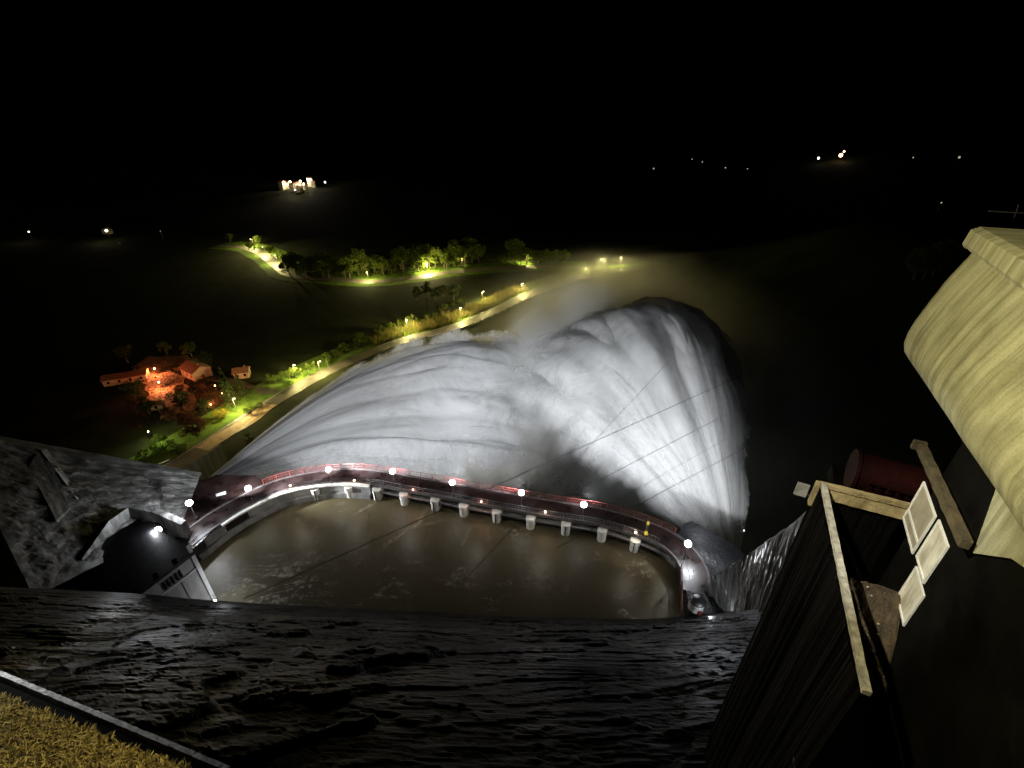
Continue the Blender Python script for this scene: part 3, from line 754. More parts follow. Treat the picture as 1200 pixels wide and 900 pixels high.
def make_jet(name, o, az, T, v, lipw, layers, dT, m, zend, seed, nu=64, nr=80, spread=1.0, run=None):
    me = bpy.data.meshes.new(name); vs = []; fs = []; uv = []; sh = []
    k = 4.905 / (v * v)
    for j in range(layers):
        lj = (j + .5) / layers * 2 - 1
        base = len(vs)
        for iu in range(nu + 1):
            u = iu / nu
            a = R(az(u)); Tc = T(u) + dT * (lj + .7 * mn.noise(Vector((u * 5, j * .4, seed))) + .45 * mn.noise(Vector((u * 11, j * 1.7, seed))))
            a += R(2.2) * mn.noise(Vector((u * 3, j * 2.1, seed + 9)))
            c = k * (1 + Tc * Tc)
            zd = zend - o.z
            rmax = (Tc + math.sqrt(max(.0, Tc * Tc - 4 * c * zd))) / (2 * c)
            lat = Vector((math.cos(a), -math.sin(a), 0)); fw = Vector((math.sin(a), math.cos(a), 0))
            for ir in range(nr + 1):
                tt = ir / nr; r = rmax * tt ** 1.15
                wob = mn.noise(Vector((u * 6, r * .03, j * 2.3 + seed))) * (.3 + .05 * r) * spread
                wob2 = mn.noise(Vector((u * 5 + 40, r * .05, j * 1.3 + seed))) * (.2 + .035 * r) * spread
                wob += mn.noise(Vector((u * 17, r * .10, j * .8 + seed))) * .012 * r
                wob2 += mn.noise(Vector((u * 15 + 7, r * .11, j * .9 + seed))) * .010 * r
                k_in = min(1, r / 26.0); k_in = k_in * (2 - k_in)
                p = o + (Vector(run) * (1 - u) * k_in if run else Vector((0, 0, 0))) + lat * ((u - .5) * lipw * (.45 + .55 * min(1, r / 9.0))) + fw * r + Vector((0, 0, Tc * r - c * r * r)) + lat * wob2 + Vector((0, 0, wob + lj * .35))
                vs.append(tuple(p)); uv.append((u, r)); sh.append(((j + .5) / layers, tt))
        for iu in range(nu):
            for ir in range(nr):
                q = base + iu * (nr + 1) + ir
                fs.append((q, q + nr + 1, q + nr + 2, q + 1))
    me.from_pydata(vs, [], fs); me.update()
    l1 = me.uv_layers.new(name="UVMap"); l2 = me.uv_layers.new(name="Sheet")
    for lp in me.loops:
        l1.data[lp.index].uv = uv[lp.vertex_index]; l2.data[lp.index].uv = sh[lp.vertex_index]
    for p in me.polygons: p.use_smooth = True
    me.materials.append(m)
    ob = bpy.data.objects.new(name, me); C.objects.link(ob)
    return ob
def lerp(a, b, t): return a + (b - a) * t
jl = make_jet("water_jet", JL, lambda u: lerp(57, 71, u), lambda u: lerp(.42, .04, u ** .9), 30.5, 5.0, 16, .10,
              jet_mat("spray_white", (.88, .88, .88), 2.0, 8.0, .016, (.07, .16), .075), -39, 1.0, run=(12.0, 27.0, 5.5))
tag(jl, "broad silky white jet of water arching from the left spillway", "water jet", "spillway jets")
jr = make_jet("water_jet", JR, lambda u: lerp(-36, 17.5, u), lambda u: lerp(.22, .84, min(1, u * 1.5)) - .30 * max(0, (u - .72) / .28) ** 1.6, 33.0, 5.0, 16, .14,
              jet_mat("spray_white_feathery", (.88, .88, .87), 5.0, 7.0, .024, (.30, .05), .10), -39, 4.0)
tag(jr, "steep feathery plume of white water thrown up from the right spillway", "water jet", "spillway jets")

# ------------------------------------------------------------------ drifting spray
def mist_mat():
    m, nt, ns, ls = mat("mist")
    out = nd(ns, "ShaderNodeOutputMaterial"); v = nd(ns, "ShaderNodeVolumePrincipled")
    v.inputs["Color"].default_value = (.98, .98, .97, 1); v.inputs["Anisotropy"].default_value = .1
    g = nd(ns, "ShaderNodeTexCoord")
    def blob(c, r, dens, soft=0.0):
        mp = nd(ns, "ShaderNodeMapping"); mp.vector_type = "TEXTURE"
        mp.inputs["Location"].default_value = c; mp.inputs["Scale"].default_value = r
        ls.new(g.outputs["Object"], mp.inputs[0])
        ln = nd(ns, "ShaderNodeVectorMath", operation="LENGTH"); ls.new(mp.outputs[0], ln.inputs[0])
        mr = nd(ns, "ShaderNodeMapRange"); mr.interpolation_type = "SMOOTHSTEP"; mr.inputs[1].default_value = 1; mr.inputs[2].default_value = .15
        mr.inputs[3].default_value = 0; mr.inputs[4].default_value = dens
        ls.new(ln.outputs["Value"], mr.inputs[0]); return mr.outputs[0]
    n1 = nd(ns, "ShaderNodeTexNoise", i_Scale=.06, i_Detail=4.0, i_Roughness=.62); ls.new(g.outputs["Object"], n1.inputs["Vector"])
    r1 = nd(ns, "ShaderNodeMapRange"); r1.interpolation_type = "SMOOTHSTEP"; r1.inputs[1].default_value = .32; r1.inputs[2].default_value = .62; ls.new(n1.outputs["Fac"], r1.inputs[0])
    bl = [blob((8, 138, -14), (24, 24, 24), .40), blob((24, 150, -8), (30, 26, 27), .34), blob((50, 168, -6), (34, 28, 22), .10), blob((44, 158, -18), (46, 38, 34), .16), blob((62, 175, -26), (60, 50, 30), .05), blob((-2, 132, -38), (36, 20, 14), .06)]
    th = [blob((50, 180, -22), (85, 115, 38), .022), blob((150, 270, -38), (160, 130, 22), .066), blob((70, 320, -36), (60, 90, 16), .0035), blob((-8, 62, 4), (75, 45, 26), .0008)]
    add = lambda L: L[0] if len(L) == 1 else math_n(ns, ls, "ADD", L[0], add(L[1:]))
    d = math_n(ns, ls, "MULTIPLY", add(bl), r1.outputs[0])
    r2 = nd(ns, "ShaderNodeMapRange"); r2.inputs[1].default_value = .3; r2.inputs[2].default_value = .7; r2.inputs[3].default_value = .3; ls.new(n1.outputs["Fac"], r2.inputs[0])
    d2 = math_n(ns, ls, "MULTIPLY", add(th), r2.outputs[0])
    ls.new(math_n(ns, ls, "ADD", d, d2), v.inputs["Density"])
    ls.new(v.outputs[0], out.inputs["Volume"])
    m.cycles.volume_sampling = "MULTIPLE_IMPORTANCE"
    return m
M["mist"] = mist_mat()
b = MB(); b.lathe([(.01, -42), (130, -42), (160, -30), (160, 0), (140, 14), (.01, 20)], n=28)
b.v = [(x * 1.0 + 65, y * 1.22 + 225, z + (6 if z > 0 else 0)) for x, y, z in b.v]
mi = b.build("mist", "mist"); tag(mi, kind="stuff", label="cloud of drifting spray where the two jets meet", cat="mist")

# ------------------------------------------------------------------ rock slope below the viewpoint
BROW = [(-260, 678), (-100, 684), (60, 690), (170, 696), (255, 704), (400, 712), (520, 718), (600, 722), (700, 724), (760, 725), (830, 719), (905, 712), (960, 706)]
BZ = {-260: 22, -100: 18, 60: 14, 170: 9.6, 255: 1.0, 830: 3.0, 905: 16.0, 960: 24.0}
brow = spline([P(x, y, BZ.get(x, .2)) for x, y in BROW], 200)
def slope_fn(u, v):
    k = u * 200; i = min(199, int(k)); p = brow[i].lerp(brow[i + 1], k - i)
    top = Vector((p.x * .62 + 1.0, 5.5, 30.5 + max(0, p.z - 4) * .35))
    q = p.lerp(top, v); q.z = p.z + (top.z - p.z) * (1 - (1 - v) ** 1.5)
    s = u * 95; t = v * 46 + 1.2 * mn.noise(Vector((u * 9, v * 6, 2)))
    # long near-horizontal beds, tilted a little, with ragged edges and a few fallen blocks
    ss = s + 6 * mn.noise(Vector((u * 5, v * 5, 5)))
    bed = t * 1.0 + ss * .12 + .7 * mn.noise(Vector((s * .12, t * .25, 9)))
    h = 0
    for fx, fy, am, sd_ in ((.12, .34, .07, 3.0), (.34, 1.3, .045, 8.0), (.9, 3.6, .022, 5.0)):
        c_ = Vector((ss * fx, bed * fy, sd_)); pt = mn.voronoi(c_)[1][0]; dl = c_ - pt
        n1 = mn.noise(pt * 3.1); n2 = mn.noise(pt * 2.3 + Vector((5, 1, 7)))
        h += am * (n1 * 1.2 + dl.y * (1.0 + n2) + dl.x * n2 * .8)
    h += .07 * mn.fractal(Vector((ss * .25, bed * 2.2, 1.0)), .8, 2.2, 6) + .2
    for sx, sy, th_, am, sd_ in ((.055, .10, .22, .20, 14), (.11, .19, .24, .12, 31), (.045, .07, .30, .40, 52)):
        x_ = mn.fractal(Vector((s * sx + t * .012, t * sy + s * .01, sd_)), 1.0, 2.3, 4) - th_
        h += am * max(0, min(1, x_ / .035))
    e = min(1, v * 9) * .9 + .1
    return q + Vector((0, .62, .78)) * (h - .45) * e
g = grid(420, 230, slope_fn, lambda u, v: (u * 95, v * 46))
tag(g.build("rock_slope", "wet_rock", smooth=False), kind="structure"); bpy.data.objects["rock_slope"].name = "rock_terrain"

# rock spur on the right
SC = [P(822, 697, 2.0), P(850, 668, 8.5), P(885, 645, 13.5), P(925, 617, 24), P(958, 590, 34)]
SF = [P(824, 712, -1), P(850, 718, 3.0), P(872, 722, 8), P(890, 728, 12), P(905, 735, 15)]
def spur_fn(u, v):
    k = u * (len(SC) - 1); i = min(len(SC) - 2, int(k)); f = k - i
    q = SC[i].lerp(SC[i + 1], f).lerp(SF[i].lerp(SF[i + 1], f), v)
    s = u * 26; t = v * 14
    h = mn.fractal(Vector((s * 1.0, t * .06, 3)), .9, 2.1, 6) + .8 * (1 - 2 * abs(mn.noise(Vector((s * .7, t * .05, 8)))))
    return q + Vector((-.8, .5, .1 * (1 - v))) * h * .5 * min(1, v * 12 + .25)
g = grid(260, 90, spur_fn, lambda u, v: (u * 30, v * 16))
M["spur_rock"] = streak_concrete("spur_rock", (.02, .02, .02), (.09, .09, .09), (.24, .24, .24), 1.5, .05)
M["spur_rock"].node_tree.nodes["Principled BSDF"].inputs["Roughness"].default_value = .35
tag(g.build("rock_spur", "spur_rock"), "dark wet rock spur with upright ribs climbing from the right bank to the shed", "rock spur")

# a rail and a pipe lying on the slope
def on_slope(px, py):
    v = ray(px, py)
    best = None
    for k in range(300):
        s = 20 + k * .2; q = Vector((0, 0, CZ)) + v * s
        u = .5
        zz = .2 + max(0, (40 - q.y) / (40 - 5.5)) * 30.3
        if q.z <= zz + .25: return q
    return q
a, c = on_slope(713, 773), on_slope(872, 776)
t = thing("slope_pipe", "long dark pipe across the wet rock slope, with a short white post at its end", "pipe", tuple(a))
MB().tube([(0, 0, .35), tuple((c - a) * .5 + Vector((0, 0, .3))), tuple(c - a + Vector((0, 0, .35)))], .13, 8).build("pipe", "black_paint", t)
MB().bar((-.05, 0, -.6), (-.05, 0, .95), .1).build("post", "white_paint", t)
t = thing("stair_rail", "pale bent handrail on the dark rock beside the spur", "railing")
MB().tube([P(872, 690, 6), P(888, 704, 8), P(908, 724, 11)], .09, 6).build("top_rail", "white_paint", t)
for px, py, z in ((872, 690, 6), (890, 706, 8.3), (908, 724, 11)):
    q = P(px, py, z); MB().bar(q, q - Vector((0, 0, 2.2)), .05).build("post", "steel", t)

# ------------------------------------------------------------------ grass terrace and kerb below the viewpoint, left
A = P(-60, 797, 48); B_ = P(240, 918, 48)
inward = Vector((-.35, -.94, 0))
b = MB(); b.v = [tuple(A), tuple(B_), tuple(B_ + inward * 5), tuple(A + inward * 7)]; b.f = [(3, 2, 1, 0)]
b.v += [(x, y, 44) for x, y, z in b.v]; b.f += [(0, 1, 5, 4), (1, 2, 6, 5), (2, 3, 7, 6), (3, 0, 4, 7)]
tag(b.build("terrace_terrain", "soil"), kind="structure")
b = MB()
rng = random.Random(3)
for k in range(30000):
    u = rng.random(); v = rng.random() ** 1.15
    p = A.lerp(B_, u) + inward * (v * 3.2 - .10 + .07 * mn.noise(Vector((u * 16, 0, 1))))
    cl = mn.noise(Vector((p.x * 3.0, p.y * 3.0, 0)))
    h = .05 + .05 * rng.random() + max(0, cl) * .09
    a = rng.random() * 6.283; w_ = .006 + .007 * rng.random(); ln = h * (.5 + rng.random())
    dx, dy = math.cos(a), math.sin(a); a2 = rng.random() * 6.283; lx, ly = math.cos(a2) * ln, math.sin(a2) * ln
    b.add([(p.x - dx * w_, p.y - dy * w_, 48), (p.x + dx * w_, p.y + dy * w_, 48),
           (p.x + dx * w_ * .7 + lx * .5, p.y + dy * w_ * .7 + ly * .5, 48 + h * .7), (p.x + lx, p.y + ly, 48 + h)], [(0, 1, 2), (0, 2, 3)])
tag(b.build("grass", "grass_blade"), kind="stuff", label="dry yellow grass lit on the terrace below the viewpoint", cat="grass")
a = P(-40, 774, 47.4); c = P(270, 904, 47.4); d = (c - a).normalized(); nn = Vector((-d.y, d.x, 0))
kb = grid(160, 6, lambda u, v: a.lerp(c, u) + nn * ((v - .5) * .14) + Vector((0, 0, (.15 if 0 < v < 1 else -.25) + .02 * mn.noise(Vector((u * 90, v * 3, 0))))) + nn * .012 * mn.noise(Vector((u * 130, v * 2, 5))))
tag(kb.build("kerb_edge", "white_parapet"), "thin worn white kerb running beyond the yellow grass", "kerb")
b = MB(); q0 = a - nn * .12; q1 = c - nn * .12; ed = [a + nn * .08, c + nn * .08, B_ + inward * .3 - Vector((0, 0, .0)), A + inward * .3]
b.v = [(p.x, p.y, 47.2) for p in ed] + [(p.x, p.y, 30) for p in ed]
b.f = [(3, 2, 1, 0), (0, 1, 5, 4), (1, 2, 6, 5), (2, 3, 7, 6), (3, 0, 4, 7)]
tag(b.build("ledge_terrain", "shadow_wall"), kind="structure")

# ------------------------------------------------------------------ lit concrete parapet and shed on the right
DD = Vector((.485, .875, 0)); NN = Vector((-.875, .485, 0))
def BL(t, o, z): q = DD * t + NN * o; return Vector((q.x, q.y, z))
pw = thing("concrete_parapet", "massive yellow-lit concrete parapet with a rounded lower edge and dark drip stains", "parapet")
prof = [(-4.70, 55.25), (-3.75, 55.30), (-3.42, 55.38), (-3.27, 55.52), (-3.20, 55.72), (-3.19, 55.95), (-3.22, 56.25), (-3.30, 56.7), (-3.42, 57.2), (-3.60, 57.75), (-3.62, 57.86)]
acc = [0]
for (o0, z0), (o1, z1) in zip(prof, prof[1:]): acc.append(acc[-1] + math.hypot(o1 - o0, z1 - z0))
T0, T1 = -3.0, 12.82
NP = 120
b = MB(); uv = []
for i in range(NP + 1):
    t = lerp(T0, T1, i / NP); rnd = max(0, (t - (T1 - .16)) / .16)
    for (o, z), s in zip(prof, acc):
        wv = .018 * mn.noise(Vector((t * .8, s * 1.3, 2)))
        b.v.append(tuple(BL(t, o - .10 * rnd * rnd + wv, z + (T1 - t) * .075 * max(0, min(1, (57.2 - z) / 1.5))))); uv.append((t, s))
m_ = len(prof)
b.f = [(i * m_ + k, i * m_ + k + 1, (i + 1) * m_ + k + 1, (i + 1) * m_ + k) for i in range(NP) for k in range(m_ - 1)]
e0 = len(b.v); 
for (o, z), s in zip(prof, acc): b.v.append(tuple(BL(T1 - .002, o - .10, z))); uv.append((T1 + o * .3, s))
b.v.append(tuple(BL(T1 - .002, -7.5, 57.86))); uv.append((T1 - 2.2, acc[-1])); b.v.append(tuple(BL(T1 - .002, -7.5, 55.25))); uv.append((T1 - 2.2, 0))
b.f.append(tuple(range(e0, len(b.v)))); b.uv = uv
b.build("wall", "stained_concrete", pw, True)
b = MB()
cp_ = [(-3.95, 57.87), (-3.50, 57.87), (-3.47, 57.93), (-3.50, 58.20), (-3.62, 58.27), (-7.5, 58.30), (-7.5, 57.87)]
b.v = [tuple(BL(T0, o, z)) for o, z in cp_] + [tuple(BL(T1 + .12, o, z)) for o, z in cp_]; m_ = len(cp_)
b.f = [(k, (k + 1) % m_, m_ + (k + 1) % m_, m_ + k) for k in range(m_)] + [tuple(range(m_ - 1, -1, -1)), tuple(range(m_, 2 * m_))]
b.uv = [(T0, o) for o, z in cp_] + [(T1, o) for o, z in cp_]
b.build("coping", "stained_concrete", pw)
def wall_quad(t0, t1, o, z0, z1, th, m, name, parent):
    b = MB(); b.v = [tuple(BL(t, oo, z)) for z in (z0, z1) for t, oo in ((t0, o), (t1, o), (t1, o - th), (t0, o - th))]
    b.f = [(3, 2, 1, 0), (4, 5, 6, 7), (0, 1, 5, 4), (1, 2, 6, 5), (2, 3, 7, 6), (3, 0, 4, 7)]
    b.uv = [(t, z) for z in (z0, z1) for t in (t0, t1, t1 + th, t0 - th)]
    return b.build(name, m, parent)
lw = MB(); pl = [(10.1, 55.24), (9.15, 53.2), (8.3, 53.95), (5.4, 55.24)]  # only the lit strip of the wall; lower edge cut along the shadow line
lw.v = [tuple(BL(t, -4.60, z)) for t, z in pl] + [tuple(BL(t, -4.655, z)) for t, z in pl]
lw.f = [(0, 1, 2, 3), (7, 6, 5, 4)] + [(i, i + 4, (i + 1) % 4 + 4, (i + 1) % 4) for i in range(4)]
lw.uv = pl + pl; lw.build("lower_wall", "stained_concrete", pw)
wall_quad(T0, T1 - 1.1, -4.66, 40.0, 55.2, 2.5, "shadow_wall", "base", pw)  # near-black colour stands in for the shade below the lit strip

sd = thing("shed", "roofless dark timber shed with a weathered plank rim and lit white windows", "shed")
# outer plank walls
def wall_line(pa, pb, z0, th, m, name):
    a, c = Vector(pa), Vector(pb); return slab(a, c, th, z0, a.z, c.z, m, name, sd)
cA = BL(12.3, -2.79, 51.64); cB = BL(6.57, -3.24, 51.64); cC = BL(12.3, -4.62, 51.75)
def plank(a, c, w_, h, m, name, parent, side=0):
    d = (c - a).normalized(); L = (c - a).length
    side_v = Vector((-d.y, d.x, 0)).normalized(); upv = d.cross(-side_v) if d.cross(-side_v).z > 0 else -d.cross(-side_v)
    def fn(u, v):
        an = v * 2 * math.pi
        x, y = [(-.5, -.5), (.5, -.5), (.5, .5), (-.5, .5), (-.5, -.5)][int(round(v * 4))]
        q = a + d * (L * u) + side_v * (x * w_) + upv * (y * h)
        return q + Vector((1, 1, 1)) * (.012 * mn.noise(Vector((u * L * 3, v * 4, 2))))
    b = grid(60, 4, fn); n = 61
    b.f += [tuple(j * n for j in range(4)), tuple(j * n + 60 for j in (3, 2, 1, 0))]
    return b.build(name, m, parent)
plank(cA + Vector((0, 0, -.02)), cB, .13, .10, "white_parapet", "side_rim", sd)
plank(BL(12.3, -2.72, 51.60), BL(12.3, -4.66, 51.70), .12, .12, "plank_lit", "end_rim", sd)
plank(BL(12.32, -2.75, 51.34), BL(12.32, -4.66, 51.42), .08, .36, "plank_lit", "end_board", sd)
MB().box(tuple(BL(12.36, -2.74, 51.2)), (.2, .2, .75), math.atan2(DD.y, DD.x)).build("corner_post", "plank_lit", sd)
b = MB(); w0, w1 = cA + Vector((0, 0, -.1)), cB + Vector((0, 0, -.1))
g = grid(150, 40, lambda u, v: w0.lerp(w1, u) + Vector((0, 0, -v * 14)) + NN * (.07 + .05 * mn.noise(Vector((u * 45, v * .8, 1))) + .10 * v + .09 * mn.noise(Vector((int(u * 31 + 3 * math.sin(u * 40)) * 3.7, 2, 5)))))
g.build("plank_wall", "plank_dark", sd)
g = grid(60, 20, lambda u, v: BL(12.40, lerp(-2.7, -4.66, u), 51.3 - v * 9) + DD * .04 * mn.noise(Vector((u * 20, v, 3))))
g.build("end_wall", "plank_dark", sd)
# inside: heap of soil and rubble
mound = lambda u, v: 48.0 + 2.15 * math.exp(-((u - .74) / .26) ** 2) + .25 * v + .10 * mn.fractal(Vector((u * 7, v * 4, 6)), .9, 2.1, 5)
g = grid(90, 60, lambda u, v: BL(lerp(6.4, 11.8, u), lerp(-3.1, -4.64, v), mound(u, v) + .10 * mn.fractal(Vector((u * 9, v * 5, 2)), 1, 2, 5)))
g.build("rubble_floor", "soil", sd)
rng = random.Random(12); b = MB()
for k in range(46):
    u = rng.random(); v = rng.random(); u = .45 + .55 * u; z = mound(u, v) + .05
    q = BL(lerp(6.4, 11.8, u), lerp(-3.1, -4.6, v), z); r_ = .006 + .024 * rng.random() ** 2
    b.lathe([(.001, -r_), (r_, -.3 * r_), (r_ * .9, .4 * r_), (.001, r_)], tuple(q), 6)
st = b.build("rubble", "pale_concrete", sd); st["kind"] = "stuff"
# windows in the wall under the parapet
def window(t0, t1, z0, z1, transom=None, dull=False):
    f = MB(); o = -4.635; th = .018
    for (ta, tb, za, zb) in ((t0, t1, z1 - .05, z1), (t0, t1, z0, z0 + .05), (t0, t0 + .05, z0 + .05, z1 - .05), (t1 - .05, t1, z0 + .05, z1 - .05)):
        c = BL((ta + tb) / 2, o, (za + zb) / 2); f.box(tuple(c), (tb - ta, th * 2, zb - za), math.atan2(DD.y, DD.x))
    if transom: c = BL((t0 + t1) / 2, o, transom); f.box(tuple(c), (t1 - t0 - .12, th * 2, .06), math.atan2(DD.y, DD.x))
    w_ = f.build("window", "white_paint", sd)
    MB().box(tuple(BL((t0 + t1) / 2, o - .012, (z0 + z1) / 2)), (t1 - t0 - .08, .012, z1 - z0 - .08), math.atan2(DD.y, DD.x)).build("blind", "blind_grey" if dull else "blind", w_)
M["blind"] = surf("blind", (.40, .38, .30), (.86, .83, .74), 1.6, .5, (1.6, 1.6, .5), .3, 7)
M["blind_grey"] = surf("blind_grey", (.26, .24, .19), (.40, .37, .30), 2.2, .5, (1, 1, .6), .1, 5)
window(10.98, 12.28, 51.30, 52.52, 51.62, True)
window(9.96, 10.80, 51.42, 52.58)
window(9.70, 10.56, 50.28, 51.34)
plank(BL(9.1, -4.42, 53.38), BL(12.62, -4.40, 53.22), .15, .20, "mossy_beam", "gutter", sd)
MB().box(tuple(BL(12.66, -4.34, 53.25)), (.12, .26, .22), math.atan2(DD.y, DD.x)).build("gutter_end", "mossy_beam", sd)
# grey plate and red tank behind the shed
t = thing("grey_plate", "small square grey metal plate fixed beside the shed's lit corner post", "plate", tuple(BL(12.5, -2.42, 51.1)), math.atan2(DD.y, DD.x))
MB().box((0, 0, 0), (.06, .30, .42)).build("panel", "grey_plate", t); MB().bar((0, -.1, -.1), (0, -.34, -.1), .02).build("bracket", "dark_steel", t)
ta = BL(14.0, -3.75, 51.25); tb = BL(14.0, -5.3, 51.25)
t = thing("red_tank", "dark red cylindrical tank lying behind the shed's plank rim", "tank", tuple(ta))
MB().tube([(0, 0, 0), tuple(tb - ta)], .55, 24).build("drum", "dark_red", t, False)
e = (tb - ta).normalized()
MB().tube([tuple(-e * .10), tuple(-e * .004)], .62, 24).build("flange", "dark_red", t)
MB().tube([tuple(e * .4 + Vector((0, 0, -.9))), tuple(e * .4 + Vector((0, 0, -.45)))], .1, 6).build("leg", "dark_red", t)
MB().tube([tuple(e * 1.2 + Vector((0, 0, -.9))), tuple(e * 1.2 + Vector((0, 0, -.45)))], .1, 6).build("leg", "dark_red", t)
t = thing("red_ladder", "thin dark red ladder leaning along the side of the red tank", "ladder")
l0, l1 = BL(13.25, -3.9, 51.15), BL(13.25, -5.2, 51.10)
for dz in (0, .34): MB().bar(l0 + Vector((0, 0, dz)), l1 + Vector((0, 0, dz)), .022).build("rail", "dark_red", t)
for k in range(6):
    q = l0.lerp(l1, (k + .4) / 6); MB().bar(q, q + Vector((0, 0, .34)), .016).build("rung", "dark_red", t)
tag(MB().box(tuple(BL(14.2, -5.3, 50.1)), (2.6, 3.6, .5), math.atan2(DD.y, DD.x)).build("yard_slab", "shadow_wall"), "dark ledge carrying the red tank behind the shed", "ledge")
# aerial over the parapet
an0 = BL(13.0, -4.4, 58.3)
t = thing("tv_aerial", "faint thin rooftop aerial sticking out over the parapet coping", "aerial", tuple(an0))
MB().bar((0, 0, -.1), (0, 0, .32), .015).build("mast", "dark_steel", t)
MB().bar(tuple(NN * .75 + Vector((0, 0, .26))), tuple(-NN * 1.2 + Vector((0, 0, .26))), .012).build("boom", "dark_steel", t)
for k, L in enumerate((.14, .2, .26, .3)):
    c = NN * (.35 - k * .42) + Vector((0, 0, .26)); MB().bar(tuple(c + Vector((0, 0, L)) + DD * .05), tuple(c - Vector((0, 0, L * .6)) - DD * .05), .008).build("rod", "dark_steel", t)

# the warm floodlights of the viewpoint terrace, and two added fill spots
YEL = (1.0, .88, .45)
fl_p = BL(4.0, 3.5, 62.0)
lamp("terrace_flood_light", tuple(fl_p), 5600, YEL, .12, spot=tuple(BL(10.5, -3.6, 54.5)), angle=75, blend=.35)
lamp("terrace_grass_light", (-7.0, .2, 51.5), 2600, (1.0, .80, .36), .1, spot=(-10.5, 4.2, 48), angle=75, blend=.5)

lamp("kerb_fill_light", (-15.5, 7.5, 50.0), 1100, (.9, .94, 1), .1, spot=tuple(P(60, 815, 47.4)), angle=60, blend=.8)  # added unseen white spot that brightens the kerb
lamp("window_fill_light", tuple(BL(4.6, 3.6, 62.0)), 9000, (1, .95, .82), .1, spot=tuple(BL(11.0, -4.2, 51.6)), angle=24, blend=.7)  # added unseen spot that whitens the windows and the side rim
# tiny lights in the dark right bank
t = thing("bank_lamp", "tiny white twin light in the black right bank beside the plume", "lamp", tuple(P(868, 624, -10)))
MB().ball((0, 0, 0), .22, 8).build("bulb", "glow_far_white", t); MB().ball((.5, 0, .55), .16, 8).build("bulb", "glow_far_white", t)
MB().bar((0, 0, -6), (0, 0, 0), .08).build("pole", "dark_steel", t)

# ------------------------------------------------------------------ power cables across the gorge
CABL = [((285, 702), (590, 568), (851, 448), 22), ((600, 620), (699, 517), (771, 437), 24), ((690, 569), (735, 543), (860, 481), 20), ((741, 576), (790, 549), (866, 506), 18), ((700, 617), (770, 580), (876, 523), 20)]
for i, (p0, p1, p2, z) in enumerate(CABL):
    a = P(*p0, z); e = P(*p2, z + 6)
    d = e - a; a2 = a - d * (.0 if i == 0 else .25); e2 = e + d * .12
    pts = []
    for k in range(25):
        s = k / 24; q = a2.lerp(e2, s); q.z -= 1.2 * 4 * s * (1 - s) * .0; pts.append(q)
    o = MB().tube(pts, .034 if i in (0, 2, 4) else .022, 5).build("power_cable", "cable")
    tag(o, "%s of five thin cables slanting over the pool and white plume" % ("uppermost", "second", "third", "fourth", "lowest")[[1, 0, 2, 3, 4][i]], "cable", "power cables over the gorge")

# ------------------------------------------------------------------ valley road
GZ = -40
def gp(px, py, dz=0):
    v = ray(px, py); s0 = 40.0
    for k in range(4000):
        s1 = s0 * 1.01 + .5; q = v * s1
        if CZ + q.z < gz(q.x, q.y) + dz: break
        s0 = s1
    for k in range(24):
        sm = (s0 + s1) / 2; q = v * sm
        if CZ + q.z < gz(q.x, q.y) + dz: s1 = sm
        else: s0 = sm
    q = v * s1
    return Vector((q.x, q.y, CZ + q.z))
RD = [(120, 596), (160, 570), (200, 549), (250, 517), (300, 484), (345, 456), (400, 428), (470, 400), (530, 384), (575, 366), (615, 347), (655, 332), (700, 321), (760, 313)]
road = spline([gp(*q) for q in RD], 140)
tag(ribbon(road, 3.6, 3.6, lambda x, y: gz(x, y) + .12).build("road", "asphalt"), kind="structure")
tag(ribbon(offs(road, 3.75), .15, .15, lambda x, y: gz(x, y) + .22).build("road_kerb", "kerb"), kind="structure")
tag(ribbon(offs(road, 3.3), .08, .08, lambda x, y: gz(x, y) + .135).build("road_marking", "white_paint"), kind="structure")
tag(ribbon(offs(road, -3.75), .15, .15, lambda x, y: gz(x, y) + .22).build("road_kerb", "kerb"), kind="structure")
tag(ribbon(offs(road, 11.0), 7.2, 7.0, lambda x, y: gz(x, y) + .08).build("verge_lawn", "verge"), kind="structure")
tag(ribbon(spline([gp(238, 527), gp(262, 511), gp(292, 494), gp(318, 474)], 30), 3.4, 2.6, lambda x, y: gz(x, y) + .16).build("path", "paving"), kind="structure")
tag(ribbon(spline([gp(325, 459), gp(300, 457), gp(270, 447), gp(225, 440)], 30), 2.4, 2.4, lambda x, y: gz(x, y) + .10).build("lane_road", "asphalt"), kind="structure")
far = spline([gp(*q) for q in [(255, 288), (285, 290), (308, 298), (326, 312), (345, 323), (400, 328), (440, 330), (490, 325), (530, 319), (590, 314), (640, 313), (700, 314)]], 120)
tag(ribbon(far, 5, 5, lambda x, y: gz(x, y) + .12).build("far_road", "asphalt"), kind="structure")
tag(ribbon(offs(far, 12), 7, 7, lambda x, y: gz(x, y) + .08).build("far_verge_lawn", "verge"), kind="structure")
tag(ribbon(offs(far, -9), 4, lambda t: 3 + 3 * abs(mn.noise(Vector((t * 9, 0, 0)))), lambda x, y: gz(x, y) + .08).build("far_verge_lawn", "verge"), kind="structure")
# parapet wall between road and river
rw = offs(road, -6.0)[60:128]
rwall = sweep(rw, [(-.2, -41), (-.2, -38.9), (.2, -38.9), (.2, -41)]).build("river_wall", "pale_concrete")
tag(rwall, "low concrete river wall along the lit valley road", "wall")

